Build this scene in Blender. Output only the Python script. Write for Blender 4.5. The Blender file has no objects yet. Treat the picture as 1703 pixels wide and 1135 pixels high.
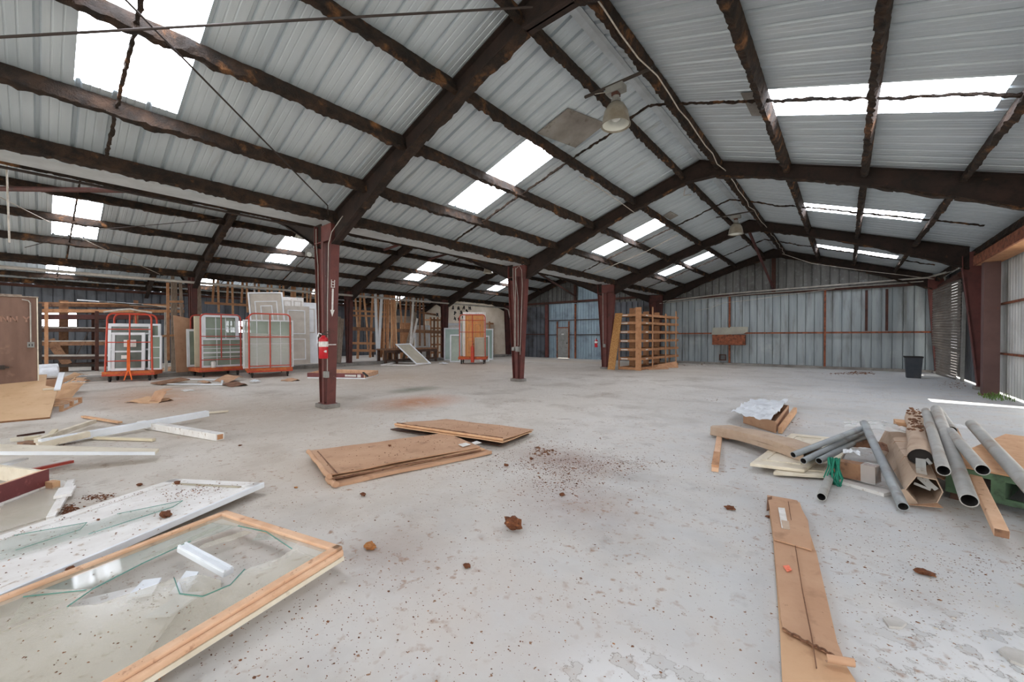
import bpy, math, random
from mathutils import Vector, Matrix, noise
sc = bpy.context.scene
COL = sc.collection
random.seed(7)
W, H = 1703, 1135
# ------------------------------------------------------------------ camera (14 mm lens, eye height 1.5 m, looking 40 degrees left of the hall axis)
EYE = 1.5; FPX = 662.3; PSI = .6977; PIT = -.0110; ROL = -.0016
_F = Vector((-math.sin(PSI)*math.cos(PIT), math.cos(PSI)*math.cos(PIT), math.sin(PIT)))
_R0 = Vector((math.cos(PSI), math.sin(PSI), 0)); _U0 = _R0.cross(_F)
_R = _R0*math.cos(ROL)+_U0*math.sin(ROL); _U = _U0*math.cos(ROL)-_R0*math.sin(ROL)
CAMP = Vector((0, 0, EYE))
cam = bpy.data.cameras.new('camera'); co = bpy.data.objects.new('camera', cam); COL.objects.link(co)
cam.sensor_width = 36; cam.lens = 36*FPX/W; cam.clip_start = .05; cam.clip_end = 300
co.matrix_world = Matrix(((_R.x, _U.x, -_F.x, 0), (_R.y, _U.y, -_F.y, 0), (_R.z, _U.z, -_F.z, EYE), (0, 0, 0, 1)))
sc.camera = co
def ray(u, v): return _F+_R*((u-W/2)/FPX)-_U*((v-H/2)/FPX)
def onp(u, v, n, c):
    d = ray(u, v); n = Vector(n); return CAMP+d*((c-n.dot(CAMP))/n.dot(d))
def fl(u, v, z=0.): return onp(u, v, (0, 0, 1), z)
def aX(u, v, x): return onp(u, v, (1, 0, 0), x)
def aY(u, v, y): return onp(u, v, (0, 1, 0), y)
# ------------------------------------------------------------------ hall dimensions
XL, XR, HR, Y1, BAY, SP, SL = -8.46, 3.0, 5.80, 3.97, 6.45, 11.34, .33
XRG = -2.73; X2 = XL-SP; X3 = XRG-2*SP-4.7
FR = [Y1-2*BAY, Y1-BAY, Y1, Y1+BAY, Y1+2*BAY, Y1+3*BAY]; YB = FR[5]; YF = -8.6
def roofz(x):
    for k in range(3):
        r = XRG-SP*k
        if x > r-SP/2-.06 or k == 2: return HR-SL*abs(x-r)
# ------------------------------------------------------------------ materials
def lin(c):
    return tuple(((v/255)/12.92 if v/255 <= .04045 else ((v/255+.055)/1.055)**2.4) for v in c)+(1,)
MATS = {}
def mat(name, c1, c2=None, scale=4, rough=.7, metal=0, lo=.35, hi=.65, stretch=(1, 1, 1), detail=6, c3=None, s3=20, t3=(.6, .68), st3=(1, 1, 1), bump=0, bs=40, alpha=1, emit=0, trans=0, c4=None, s4=2, t4=(.55, .7), rot=0):
    """Procedural surface: two colours mixed by noise, up to two further noise layers of dirt, noise bump. Colours in sRGB."""
    m = bpy.data.materials.new(name); m.use_nodes = True
    n, l = m.node_tree.nodes, m.node_tree.links
    b = n['Principled BSDF']; b.inputs['Roughness'].default_value = rough; b.inputs['Metallic'].default_value = metal
    tc = n.new('ShaderNodeTexCoord')
    def nz(sc_, st, det=detail):
        mp = n.new('ShaderNodeMapping'); mp.inputs['Scale'].default_value = st; mp.inputs['Rotation'].default_value = (0, 0, rot); l.new(tc.outputs['Object'], mp.inputs[0])
        t = n.new('ShaderNodeTexNoise'); t.inputs['Scale'].default_value = sc_; t.inputs['Detail'].default_value = det; t.inputs['Roughness'].default_value = .6; l.new(mp.outputs[0], t.inputs[0]); return t
    def ramp(t, a, b_, ca=(0, 0, 0, 1), cb=(1, 1, 1, 1)):
        r = n.new('ShaderNodeValToRGB'); e = r.color_ramp.elements; e[0].position = a; e[0].color = ca; e[1].position = b_; e[1].color = cb; l.new(t.outputs['Fac'], r.inputs[0]); return r
    out = None
    if c2: out = ramp(nz(scale, stretch), lo, hi, lin(c1), lin(c2)).outputs[0]
    def layer(out, c, s, t, st):
        r = ramp(nz(s, st), t[0], t[1]); mx = n.new('ShaderNodeMix'); mx.data_type = 'RGBA'; l.new(r.outputs[0], mx.inputs[0])
        if out: l.new(out, mx.inputs[6])
        else: mx.inputs[6].default_value = lin(c1)
        mx.inputs[7].default_value = lin(c); return mx.outputs[2]
    if c3: out = layer(out, c3, s3, t3, st3)
    if c4: out = layer(out, c4, s4, t4, (1, 1, 1))
    if out: l.new(out, b.inputs['Base Color'])
    else: b.inputs['Base Color'].default_value = lin(c1)
    if bump:
        bp = n.new('ShaderNodeBump'); bp.inputs['Strength'].default_value = bump; bp.inputs['Distance'].default_value = .01 if name != 'crud' else .03
        l.new(nz(bs, stretch).outputs['Fac'], bp.inputs['Height']); l.new(bp.outputs[0], b.inputs['Normal'])
    if emit:
        b.inputs['Emission Color'].default_value = lin(c1); b.inputs['Emission Strength'].default_value = emit
    if alpha < 1: b.inputs['Alpha'].default_value = alpha
    if trans: b.inputs['Transmission Weight'].default_value = trans
    MATS[name] = m; return m
mat('sheet', (184, 194, 200), (198, 207, 212), .9, .45, .3, stretch=(.5, 5, 1), c3=(160, 162, 160), s3=1.2, t3=(.60, .85), st3=(.4, 4, 1))
mat('flashing', (200, 207, 210), (180, 187, 190), 3, .5, .2)
mat('skylight', (244, 247, 255), emit=10, rough=.6)
mat('crud', (34, 25, 18), (64, 45, 31), 5, .95, lo=.40, hi=.64, c3=(166, 112, 66), s3=2.6, t3=(.58, .78), bump=1, bs=45, c4=(24, 17, 13), s4=7, t4=(.50, .70))
mat('beam', (38, 27, 22), (56, 38, 31), 3, .85, c3=(30, 22, 18), s3=6, t3=(.42, .62), bump=.5, bs=35, c4=(108, 72, 44), s4=4, t4=(.66, .8))
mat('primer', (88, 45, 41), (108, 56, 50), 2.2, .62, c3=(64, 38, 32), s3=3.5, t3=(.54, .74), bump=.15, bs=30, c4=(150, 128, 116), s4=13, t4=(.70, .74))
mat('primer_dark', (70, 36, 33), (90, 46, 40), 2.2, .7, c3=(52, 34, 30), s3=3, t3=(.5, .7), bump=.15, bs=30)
mat('primer_brown', (92, 66, 62), (106, 78, 72), 2, .65, c3=(140, 76, 48), s3=1.6, t3=(.60, .8), bump=.1)
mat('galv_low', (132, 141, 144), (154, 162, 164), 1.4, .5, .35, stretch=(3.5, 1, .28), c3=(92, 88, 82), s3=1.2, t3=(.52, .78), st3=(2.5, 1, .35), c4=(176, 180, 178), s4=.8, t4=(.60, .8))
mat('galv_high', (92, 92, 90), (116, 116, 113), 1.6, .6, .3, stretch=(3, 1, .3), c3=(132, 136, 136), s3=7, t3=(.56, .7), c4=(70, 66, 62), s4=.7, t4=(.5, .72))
mat('galv_dark', (80, 84, 90), (104, 108, 114), 1.4, .6, .3, stretch=(3, 3, .3), c3=(58, 54, 52), s3=1, t3=(.5, .7))
mat('galv_door', (134, 154, 166), (152, 172, 182), 2, .5, .3, stretch=(3, 1, .4), c3=(160, 150, 132), s3=.9, t3=(.62, .8), c4=(110, 122, 130), s4=1.2, t4=(.5, .72))
mat('rust', (116, 62, 40), (150, 90, 62), 5, .9, c3=(78, 46, 34), s3=9, t3=(.5, .65))
mat('rust_dark', (60, 38, 32), (84, 52, 42), 5, .9)
mat('light_rail', (192, 188, 180), (160, 154, 146), 4, .6)
mat('conduit', (176, 172, 164), (150, 144, 136), 6, .5, .2)
mat('cable', (196, 190, 180), (168, 158, 146), 8, .7)
mat('wire_dark', (52, 42, 38), rough=.7)
mat('curb', (146, 142, 136), (116, 110, 104), 2, .9, bump=.3, c3=(92, 84, 76), s3=5, t3=(.58, .7))
mat('block', (222, 212, 196), (200, 186, 166), 1.2, .85, c3=(168, 150, 128), s3=.9, t3=(.58, .8))
mat('fiberglass', (190, 192, 190), (208, 208, 204), 1.2, .6, stretch=(1, 2, .5), c3=(160, 158, 152), s3=1, t3=(.5, .75))
mat('ground', (176, 172, 164), (190, 186, 176), .5, .9)
mat('white_paint', (232, 236, 240), (218, 222, 226), 3, .5)
mat('white_dirty', (233, 231, 228), (216, 212, 207), 4, .6, c3=(178, 162, 146), s3=16, t3=(.60, .70))
mat('cream', (226, 217, 198), (206, 194, 172), 4, .6, c3=(176, 160, 138), s3=9, t3=(.62, .72))
mat('cream_panel', (216, 204, 176), (206, 194, 166), 4, .55)
mat('wood', (196, 150, 112), (170, 122, 86), 5, .75, stretch=(1, 1, 1), c3=(126, 86, 58), s3=11, t3=(.6, .75), bump=.15, bs=60)
mat('wood_light', (214, 172, 132), (198, 150, 112), 7, .7, c3=(166, 116, 80), s3=14, t3=(.62, .74), bump=.1, bs=60)
mat('wood_pink', (222, 184, 152), (208, 164, 130), 6, .7, c3=(160, 112, 84), s3=16, t3=(.60, .72), bump=.12, bs=70)
mat('wood_old', (150, 112, 84), (122, 88, 66), 6, .85, c3=(88, 62, 48), s3=10, t3=(.55, .7), bump=.2, bs=50)
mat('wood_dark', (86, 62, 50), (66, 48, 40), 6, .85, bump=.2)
mat('wood_grey', (160, 146, 132), (130, 114, 100), 6, .85, stretch=(3, 3, 1), bump=.2)
mat('wood_gold', (192, 142, 102), (170, 120, 82), 6, .7, c3=(140, 92, 54), s3=8, t3=(.58, .74))
mat('orange_wood', (214, 150, 84), (196, 130, 68), 5, .5, stretch=(4, 4, .6), c3=(168, 104, 52), s3=6, t3=(.58, .74), st3=(4, 4, .5))
mat('osb', (190, 142, 84), (150, 102, 58), 26, .85, detail=3, c3=(214, 172, 112), s3=34, t3=(.58, .64), c4=(110, 74, 44), s4=30, t4=(.62, .68), bump=.3, bs=60)
mat('card', (192, 154, 124), (180, 140, 110), 3, .85, c3=(150, 112, 86), s3=5, t3=(.58, .76), c4=(120, 86, 64), s4=26, t4=(.68, .72), bump=.1, bs=40)
mat('card_light', (206, 168, 132), (196, 156, 120), 3, .85, c3=(170, 130, 98), s3=6, t3=(.6, .76), bump=.1, bs=40)
mat('card_dark', (134, 96, 72), (112, 78, 58), 8, .9, c3=(84, 58, 44), s3=18, t3=(.55, .66), bump=.5, bs=60)
mat('card_grey', (190, 168, 148), (174, 150, 128), 3, .85, c3=(150, 126, 106), s3=7, t3=(.58, .74), bump=.15, bs=30, stretch=(1, 1, 1))
mat('hardboard', (206, 172, 134), (196, 160, 122), 2.5, .7, c3=(184, 146, 108), s3=8, t3=(.58, .74), c4=(120, 86, 62), s4=40, t4=(.72, .75))
mat('hardboard_edge', (150, 108, 76), (128, 88, 60), 20, .9)
mat('grey_pipe', (140, 146, 150), (160, 166, 168), 5, .5, .15, c3=(122, 118, 112), s3=4, t3=(.54, .72))
mat('grey_pipe_dusty', (158, 158, 154), (172, 172, 168), 5, .6, .05, c3=(146, 136, 124), s3=4, t3=(.5, .7))
mat('pipe_inside', (40, 36, 34), rough=.9)
mat('green_paint', (84, 112, 84), (70, 94, 72), 5, .8, c3=(120, 116, 90), s3=9, t3=(.62, .72), c4=(48, 56, 46), s4=6, t4=(.56, .7))
mat('green_twine', (26, 112, 92), (40, 140, 112), 20, .8)
mat('orange_paint', (198, 70, 42), (180, 56, 36), 4, .5, c3=(140, 66, 44), s3=10, t3=(.58, .7))
mat('orange_deck', (196, 104, 46), (170, 72, 40), 5, .7, stretch=(1, 1, 1), c3=(206, 130, 56), s3=3, t3=(.54, .66), c4=(110, 66, 44), s4=8, t4=(.6, .72))
mat('red_paint', (186, 74, 60), (170, 62, 50), 4, .5, c3=(130, 62, 48), s3=10, t3=(.6, .7))
mat('strap', (236, 112, 40), (224, 94, 28), 10, .7)
mat('extinguisher', (196, 28, 40), (180, 22, 34), 3, .3)
mat('rubber', (34, 32, 32), rough=.7)
mat('dark_steel', (58, 52, 48), (76, 66, 60), 6, .6, .4)
mat('maroon', (122, 62, 62), (106, 50, 52), 4, .55, stretch=(1, 1, 1), c3=(142, 84, 80), s3=20, t3=(.6, .7))
mat('kiosk_brown', (130, 102, 88), (112, 86, 74), 1.6, .8, stretch=(2, 2, .6), c3=(150, 118, 100), s3=4, t3=(.58, .75), c4=(92, 72, 62), s4=1.2, t4=(.55, .75))
mat('kiosk_writing', (164, 128, 110), (148, 114, 98), 9, .85)
mat('plastic_white', (226, 230, 234), (206, 210, 214), 8, .35, bump=.2)
mat('plastic_film', (226, 228, 226), rough=.2, alpha=.38)
mat('wrap_film', (226, 224, 218), rough=.2, alpha=.30, bump=.8, bs=8, stretch=(1, 1, 6))
mat('glass_clear', (176, 190, 178), rough=.05, alpha=.20)
mat('glass_dusty', (222, 216, 200), (206, 198, 180), 2, .2, c3=(240, 238, 232), s3=1.6, t3=(.56, .75), c4=(170, 150, 126), s4=45, t4=(.62, .70), alpha=.36)
mat('glass_edge', (92, 150, 138), rough=.2, alpha=.8)
mat('pane_green', (158, 172, 156), (142, 156, 142), 2, .15, alpha=.80)
mat('pane_teal', (172, 196, 186), (158, 182, 174), 2, .15, alpha=.85)
mat('pane_dark', (120, 128, 122), (104, 112, 106), 2, .15, alpha=.85)
mat('screen_mesh', (186, 178, 160), (174, 166, 148), 3, .8, alpha=.9)
mat('label_white', (228, 226, 222), (204, 200, 194), 20, .6)
mat('label_orange', (226, 92, 60), (236, 140, 110), 60, .6)
mat('trash_blue', (44, 52, 62), (60, 64, 70), 3, .5, c3=(96, 92, 88), s3=1.4, t3=(.60, .75))
mat('box_grey', (150, 150, 146), (128, 128, 124), 5, .55, .2)
mat('lamp_glass', (150, 144, 130), (128, 120, 106), 6, .35, c3=(122, 108, 90), s3=5, t3=(.52, .75))
mat('lamp_inner', (214, 216, 210), rough=.5)
mat('concrete_pale', (196, 194, 190), (176, 172, 166), 6, .9, bump=.3)
mat('clod', (122, 72, 42), (86, 50, 30), 18, .95, c3=(160, 104, 60), s3=26, t3=(.58, .68), bump=1, bs=90)
mat('clod_light', (186, 126, 72), (150, 96, 52), 18, .95, bump=1, bs=90)
mat('flakes', (132, 88, 62), (84, 56, 42), 9, .95, c3=(172, 126, 92), s3=25, t3=(.56, .60))
mat('chips', (214, 208, 198), (186, 176, 160), 5, .9)
mat('weeds', (106, 138, 60), (84, 116, 46), 9, .7)
mat('ink', (44, 40, 40), rough=.8)
mat('drywall', (196, 190, 180), (178, 170, 160), 3, .8)
mat('roll_slat', (140, 132, 124), (116, 106, 98), 2, .5, .4, stretch=(1, 1, 6), c3=(164, 160, 154), s3=2.2, t3=(.58, .74))
mat('sheetmetal_box', (166, 164, 150), (150, 148, 136), 2, .55, .2)
# ------------------------------------------------------------------ mesh building
class MB:
    """Collects shapes and links them as ONE mesh object."""
    def __init__(s): s.v = []; s.f = []
    def add(s, vs, fs):
        k = len(s.v); s.v += [Vector(p) for p in vs]; s.f += [tuple(i+k for i in f) for f in fs]; return s
    def box(s, x0, y0, z0, x1, y1, z1, M=None):
        vs = [Vector(p) for p in ((x0, y0, z0), (x1, y0, z0), (x1, y1, z0), (x0, y1, z0), (x0, y0, z1), (x1, y0, z1), (x1, y1, z1), (x0, y1, z1))]
        if M: vs = [M @ p for p in vs]
        return s.add(vs, [(3, 2, 1, 0), (4, 5, 6, 7), (0, 1, 5, 4), (1, 2, 6, 5), (2, 3, 7, 6), (3, 0, 4, 7)])
    def bar(s, a, b, w, h, up=(0, 0, 1)):
        """box from a to b; w across, h along up (centred)"""
        a, b = Vector(a), Vector(b); d = (b-a).normalized(); up = Vector(up)
        if abs(d.dot(up)) > .98: up = Vector((0, 1, 0))
        x = d.cross(up).normalized()*(w/2); y = x.cross(d).normalized()*(h/2)
        vs = [p+i*x+j*y for p in (a, b) for i, j in ((-1, -1), (1, -1), (1, 1), (-1, 1))]
        return s.add(vs, [(3, 2, 1, 0), (4, 5, 6, 7), (0, 1, 5, 4), (1, 2, 6, 5), (2, 3, 7, 6), (3, 0, 4, 7)])
    def slab(s, pts, t):
        """prism: polygon pts extruded by vector t"""
        n = len(pts); t = Vector(t); P = [Vector(p) for p in pts]
        return s.add(P+[p+t for p in P], [tuple(range(n))[::-1], tuple(range(n, 2*n))]+[(i, (i+1) % n, n+(i+1) % n, n+i) for i in range(n)])
    def tube(s, path, r, n=8, caps=True, ri=0):
        P = [Vector(p) for p in path]; R = r if isinstance(r, (list, tuple)) else [r]*len(P); k0 = len(s.v); rings = []
        ref = Vector((0, 0, 1)); d0 = (P[1]-P[0]).normalized()
        if abs(d0.dot(ref)) > .9: ref = Vector((1, 0, 0))
        x = d0.cross(ref).normalized()
        for i, p in enumerate(P):
            d = ((P[min(i+1, len(P)-1)]-P[max(i-1, 0)])).normalized()
            x = (x-d*x.dot(d)).normalized(); y = d.cross(x)
            rings.append([p+(x*math.cos(2*math.pi*j/n)+y*math.sin(2*math.pi*j/n))*R[i] for j in range(n)])
        if ri:
            for end in (-1, 0):
                p = P[end]; d = (P[-1]-P[-2]).normalized() if end == -1 else (P[1]-P[0]).normalized()
                c = rings[end]; q = [p+(w-p)*(ri/R[end]) for w in c]
                deep = [w-d*(.55 if end == -1 else -.55) for w in q]
                if end == -1: rings += [q, deep]
                else: rings = [deep, q]+rings
        vs = [w for r_ in rings for w in r_]; fs = []
        for i in range(len(rings)-1):
            for j in range(n): fs.append((i*n+j, i*n+(j+1) % n, (i+1)*n+(j+1) % n, (i+1)*n+j))
        if caps: fs += [tuple(range(n))[::-1], tuple(range((len(rings)-1)*n, len(rings)*n))]
        return s.add(vs, fs)
    def lathe(s, prof, c, n=24, M=None):
        """prof: (r,z) list turned about z at c"""
        vs = []
        for r, z in prof:
            for j in range(n):
                p = Vector((r*math.cos(2*math.pi*j/n), r*math.sin(2*math.pi*j/n), z)); vs.append((M @ p if M else p)+Vector(c))
        fs = [(i*n+j, i*n+(j+1) % n, (i+1)*n+(j+1) % n, (i+1)*n+j) for i in range(len(prof)-1) for j in range(n)]
        return s.add(vs, fs)
    def grid(s, fn, nu, nv):
        vs = [fn(i/nu, j/nv) for i in range(nu+1) for j in range(nv+1)]
        return s.add(vs, [(i*(nv+1)+j, (i+1)*(nv+1)+j, (i+1)*(nv+1)+j+1, i*(nv+1)+j+1) for i in range(nu) for j in range(nv)])
    def sheet(s, fn, nu, nv, t):
        """grid with thickness: fn(u,v)->top, lower side moved by vector t"""
        t = Vector(t); N = (nu+1)*(nv+1)
        top = [Vector(fn(i/nu, j/nv)) for i in range(nu+1) for j in range(nv+1)]
        q = [(i*(nv+1)+j, (i+1)*(nv+1)+j, (i+1)*(nv+1)+j+1, i*(nv+1)+j+1) for i in range(nu) for j in range(nv)]
        fs = q+[tuple(N+k for k in f[::-1]) for f in q]
        edge = [i*(nv+1) for i in range(nu+1)]+[nu*(nv+1)+j for j in range(1, nv+1)]+[i*(nv+1)+nv for i in range(nu-1, -1, -1)]+[j for j in range(nv-1, 0, -1)]
        for i in range(len(edge)):
            a, b = edge[i], edge[(i+1) % len(edge)]; fs.append((b, a, N+a, N+b))
        return s.add(top+[p+t for p in top], fs)
    def jitter(s, amp, sc_=3, seed=0):
        o = Vector((seed*7.3, seed*3.1, 0))
        s.v = [p+Vector(noise.noise_vector((p+o)*sc_))*amp for p in s.v]; return s
    def build(s, name, m, parent=None, smooth=False, loc=None, bevel=0):
        me = bpy.data.meshes.new(name)
        o = bpy.data.objects.new(name, me); COL.objects.link(o)
        base = Vector(parent['_base']) if parent is not None and '_base' in parent.keys() else (Vector(loc) if loc is not None else Vector((0, 0, 0)))
        me.from_pydata([tuple(p-base) for p in s.v], [], s.f)
        me.validate()
        if parent is not None:
            o.parent = parent
            o['_base'] = list(base)
        elif loc is not None: o.location = loc; o['_base'] = list(loc)
        me.materials.append(MATS[m])
        if smooth:
            me.shade_smooth()
            try: me.set_sharp_from_angle(angle=math.radians(40))
            except Exception: pass
        if bevel:
            md = o.modifiers.new('b', 'BEVEL'); md.width = bevel; md.segments = 2; md.limit_method = 'ANGLE'
        return o
def tag(o, label, cat, group=None, kind=None):
    o['label'] = label; o['category'] = cat
    if group: o['group'] = group
    if kind: o['kind'] = kind
    return o
def thing(name, label, cat, loc=(0, 0, 0), group=None, kind=None):
    """Empty at the base of a thing; its parts are built in world coordinates and stored relative to it"""
    o = bpy.data.objects.new(name, None); COL.objects.link(o); o.empty_display_size = .1
    o.location = loc; o['_base'] = list(loc); return tag(o, label, cat, group, kind)
def struct(o, label=None, cat=None):
    o['kind'] = 'structure'
    if label: o['label'] = label; o['category'] = cat
    return o
def kids(o): return [c for c in bpy.data.objects if c.parent == o]
def copy_tree(o, parent=None):
    c = o.copy(); COL.objects.link(c)
    if parent is not None: c.parent = parent
    for ch in kids(o): copy_tree(ch, c)
    return c
def frame_mb(p00, p10, p11, p01, w, t, mb=None, split=None):
    """flat frame of four mitred members; corners in order, member width w, thickness vector t"""
    mb = mb or MB(); P = [Vector(p) for p in (p00, p10, p11, p01)]; c = sum(P, Vector())/4
    ex = (P[1]-P[0]).normalized(); ey = (P[3]-P[0]).normalized()
    I = [P[0]+ex*w+ey*w, P[1]-ex*w+ey*w, P[2]-ex*w-ey*w, P[3]+ex*w-ey*w]
    for i in range(4):
        j = (i+1) % 4; mb.slab([P[i], P[j], I[j], I[i]], t)
    return mb, I
def sweep_crud(a, b, prof, seg=.12, amp=.02, seed=0, up=(0, 0, 1)):
    """closed profile swept from a to b with a rough clumped surface (old foam and rust crust)"""
    a, b = Vector(a), Vector(b); n = max(2, int((b-a).length/seg)); d = (b-a).normalized(); up = Vector(up); x = d.cross(up).normalized(); up = x.cross(d).normalized()
    mb = MB(); k = len(prof); vs = []
    for i in range(n+1):
        p = a+(b-a)*(i/n)
        for q in prof:
            w = p+x*q[0]+up*q[1]
            g = noise.fractal((w*1.6+Vector((seed*5, 0, 0))), 1, 2, 4)
            m_ = q[2] if len(q) > 2 else 1
            w = w+Vector((noise.noise_vector(w*20+Vector((seed, 0, 0)))*.55+noise.noise_vector(w*7+Vector((seed, 9, 0)))*.4))*amp*m_+Vector((0, 0, -1))*max(0, g)*amp*1.6*m_
            vs.append(w)
    fs = [(i*k+j, i*k+(j+1) % k, (i+1)*k+(j+1) % k, (i+1)*k+j) for i in range(n) for j in range(k)]
    fs += [tuple(range(k))[::-1], tuple(range(n*k, n*k+k))]
    return mb.add(vs, fs)
# ------------------------------------------------------------------ light, world, view
w = bpy.data.worlds.new('sky'); sc.world = w; w.use_nodes = True
bg = w.node_tree.nodes['Background']; bg.inputs[0].default_value = (1.0, .985, .965, 1); bg.inputs[1].default_value = 3.0
sun = bpy.data.lights.new('sun', 'SUN'); sun.energy = 10; sun.angle = .009; sun.color = (1, .96, .9)
so = bpy.data.objects.new('sun', sun); COL.objects.link(so); so.location = (20, 5, 30)
so.rotation_euler = Vector((-1.6, .33, -3.3)).to_track_quat('-Z', 'Y').to_euler()
vs_ = sc.view_settings; vs_.view_transform = 'Standard'; vs_.look = 'None'; vs_.exposure = .10; vs_.gamma = 1
sc.cycles.use_denoising = True
sc.cycles.max_bounces = 10; sc.cycles.diffuse_bounces = 6; sc.cycles.transparent_max_bounces = 16
sc.cycles.sample_clamp_indirect = 8
def portal(loc, rot, sx, sy):
    l = bpy.data.lights.new('daylight_portal', 'AREA'); l.shape = 'RECTANGLE'; l.size = sx; l.size_y = sy; l.cycles.is_portal = True
    o = bpy.data.objects.new('daylight_portal', l); COL.objects.link(o); o.location = loc; o.rotation_euler = rot
portal((-14, YF+.05, 2), (math.radians(90), 0, 0), 34, 4)         # open gable end behind the camera (light enters towards +Y)
portal((XR+.1, 4.5, 1.7), (math.radians(90), 0, math.radians(90)), 17, 3.3)
# ================================================================== THE SETTING
# floor with stains, dust patches, a chipped area and saw-cut joints
def floor_material():
    m = mat('concrete', (193, 185, 174), (209, 203, 194), .55, .72, lo=.32, hi=.68, c3=(164, 153, 140), s3=.9, t3=(.50, .74), c4=(150, 136, 122), s4=3.2, t4=(.60, .78), bump=.12, bs=22)
    n, l = m.node_tree.nodes, m.node_tree.links; b = n['Principled BSDF']; tc = n.new('ShaderNodeTexCoord')
    cur = b.inputs['Base Color'].links[0].from_socket
    def noise_(s, d=6):
        t = n.new('ShaderNodeTexNoise'); t.inputs['Scale'].default_value = s; t.inputs['Detail'].default_value = d; l.new(tc.outputs['Object'], t.inputs[0]); return t.outputs['Fac']
    def mth(op, a, b_=None, clamp=False):
        k = n.new('ShaderNodeMath'); k.operation = op; k.use_clamp = clamp
        for i, x in enumerate((a, b_)):
            if x is None: continue
            if hasattr(x, 'links'): l.new(x, k.inputs[i])
            else: k.inputs[i].default_value = x
        return k.outputs[0]
    def blend(cur, fac, c):
        mx = n.new('ShaderNodeMix'); mx.data_type = 'RGBA'; l.new(fac, mx.inputs[0]); l.new(cur, mx.inputs[6]); mx.inputs[7].default_value = lin(c); return mx.outputs[2]
    n1, n2, n3 = noise_(2.6), noise_(9), noise_(38, 3)
    # dust and dirt patches: (x, y, radius x, radius y, colour, strength)
    for x, y, rx, ry, c, st in ((-7.6, 5.6, 1.0, 1.3, (186, 128, 88), .95), (-13.2, 1.9, 3.2, 1.2, (186, 146, 114), .9), (-12.8, 8.5, 5, 3.5, (178, 158, 136), .8), (-14, 14, 6, 5, (176, 158, 138), .75),
                               (-1.9, 3.1, .75, .6, (150, 122, 104), .6), (-2.6, 4.1, .8, .55, (140, 106, 86), .7), (-9, 3, 3, 2.6, (180, 164, 146), .7), (-4.5, 2.4, 2.4, 1.6, (184, 168, 150), .6), (-1.5, 1.6, 1.6, .9, (196, 180, 164), .6), (-6, 18, 6, 4, (190, 178, 162), .5), (-12.2, 20.6, 6, 1.6, (196, 180, 158), .7), (-2.4, 1.55, .5, .35, (158, 140, 126), .7), (-9.4, 6.9, .55, .8, (98, 106, 84), .75), (-20, 12, 3, 8, (160, 146, 132), .6)):
        mp = n.new('ShaderNodeMapping'); mp.vector_type = 'POINT'; mp.inputs['Location'].default_value = (-x/rx, -y/ry, 0); mp.inputs['Scale'].default_value = (1/rx, 1/ry, 0); l.new(tc.outputs['Object'], mp.inputs[0])
        ln = n.new('ShaderNodeVectorMath'); ln.operation = 'LENGTH'; l.new(mp.outputs[0], ln.inputs[0])
        near = mth('SUBTRACT', 1.15, ln.outputs['Value'], True)
        f = mth('MULTIPLY', near, mth('MULTIPLY', mth('SUBTRACT', mth('ADD', mth('MULTIPLY', n1, .8), mth('MULTIPLY', n2, .8)), .34), 2.2, True), True)
        cur = blend(cur, mth('MULTIPLY', f, st), c)
    # bluish sky reflection painted into the colour towards the right side, spalled pale area near the camera on the right
    sx = n.new('ShaderNodeSeparateXYZ'); l.new(tc.outputs['Object'], sx.inputs[0])
    f = mth('MULTIPLY', mth('ADD', mth('MULTIPLY', sx.outputs['X'], .16), .75, True), mth('SUBTRACT', 1.15, n1, True))
    cur = blend(cur, mth('MULTIPLY', f, .80), (184, 194, 203))
    for x, y, rx, ry in ((.85, 2.55, .75, .75), (-.5, 1.5, .5, .4)):
        mp = n.new('ShaderNodeMapping'); mp.inputs['Location'].default_value = (-x/rx, -y/ry, 0); mp.inputs['Scale'].default_value = (1/rx, 1/ry, 0); l.new(tc.outputs['Object'], mp.inputs[0])
        ln = n.new('ShaderNodeVectorMath'); ln.operation = 'LENGTH'; l.new(mp.outputs[0], ln.inputs[0])
        f = mth('MULTIPLY', mth('SUBTRACT', 1.2, ln.outputs['Value'], True), mth('MULTIPLY', mth('SUBTRACT', n2, .42), 14, True), True)
        cur = blend(cur, f, (226, 227, 227))
        edge = mth('MULTIPLY', mth('LESS_THAN', mth('ABSOLUTE', mth('SUBTRACT', n2, .44)), .008), mth('GREATER_THAN', mth('SUBTRACT', 1.1, ln.outputs['Value']), .1))
        cur = blend(cur, mth('MULTIPLY', edge, .6), (128, 118, 110))
    # joints
    for ax, off in (('Y', 13.6), ('X', -13.9)):
        dist = mth('ABSOLUTE', mth('SUBTRACT', sx.outputs[ax], mth('ADD', off-.02, mth('MULTIPLY', n1, .04))))
        cur = blend(cur, mth('MULTIPLY', mth('LESS_THAN', dist, .006), .4), (112, 104, 96))
    # fine specks
    cur = blend(cur, mth('MULTIPLY', mth('GREATER_THAN', n3, .68), mth('GREATER_THAN', n1, .45)), (138, 104, 80))
    n4, n5 = noise_(13, 4), noise_(1.1)
    cur = blend(cur, mth('MULTIPLY', mth('MULTIPLY', mth('SUBTRACT', n4, .585), 7, True), mth('MULTIPLY', mth('SUBTRACT', n5, .40), 5, True)), (150, 118, 94))
    n6 = noise_(70, 2)
    cur = blend(cur, mth('MULTIPLY', mth('GREATER_THAN', n6, .715), mth('GREATER_THAN', n1, .40)), (112, 84, 66))
    l.new(cur, b.inputs['Base Color'])
floor_material()
mb = MB(); mb.box(X3-.2, YF, -.2, XR+.12, YB+.3, 0)
struct(mb.build('floor', 'concrete'), 'bare grey concrete warehouse floor strewn with rust flakes and dust', 'floor')
mb = MB(); mb.box(-60, -45, -.35, 45, 60, -.205)
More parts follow.
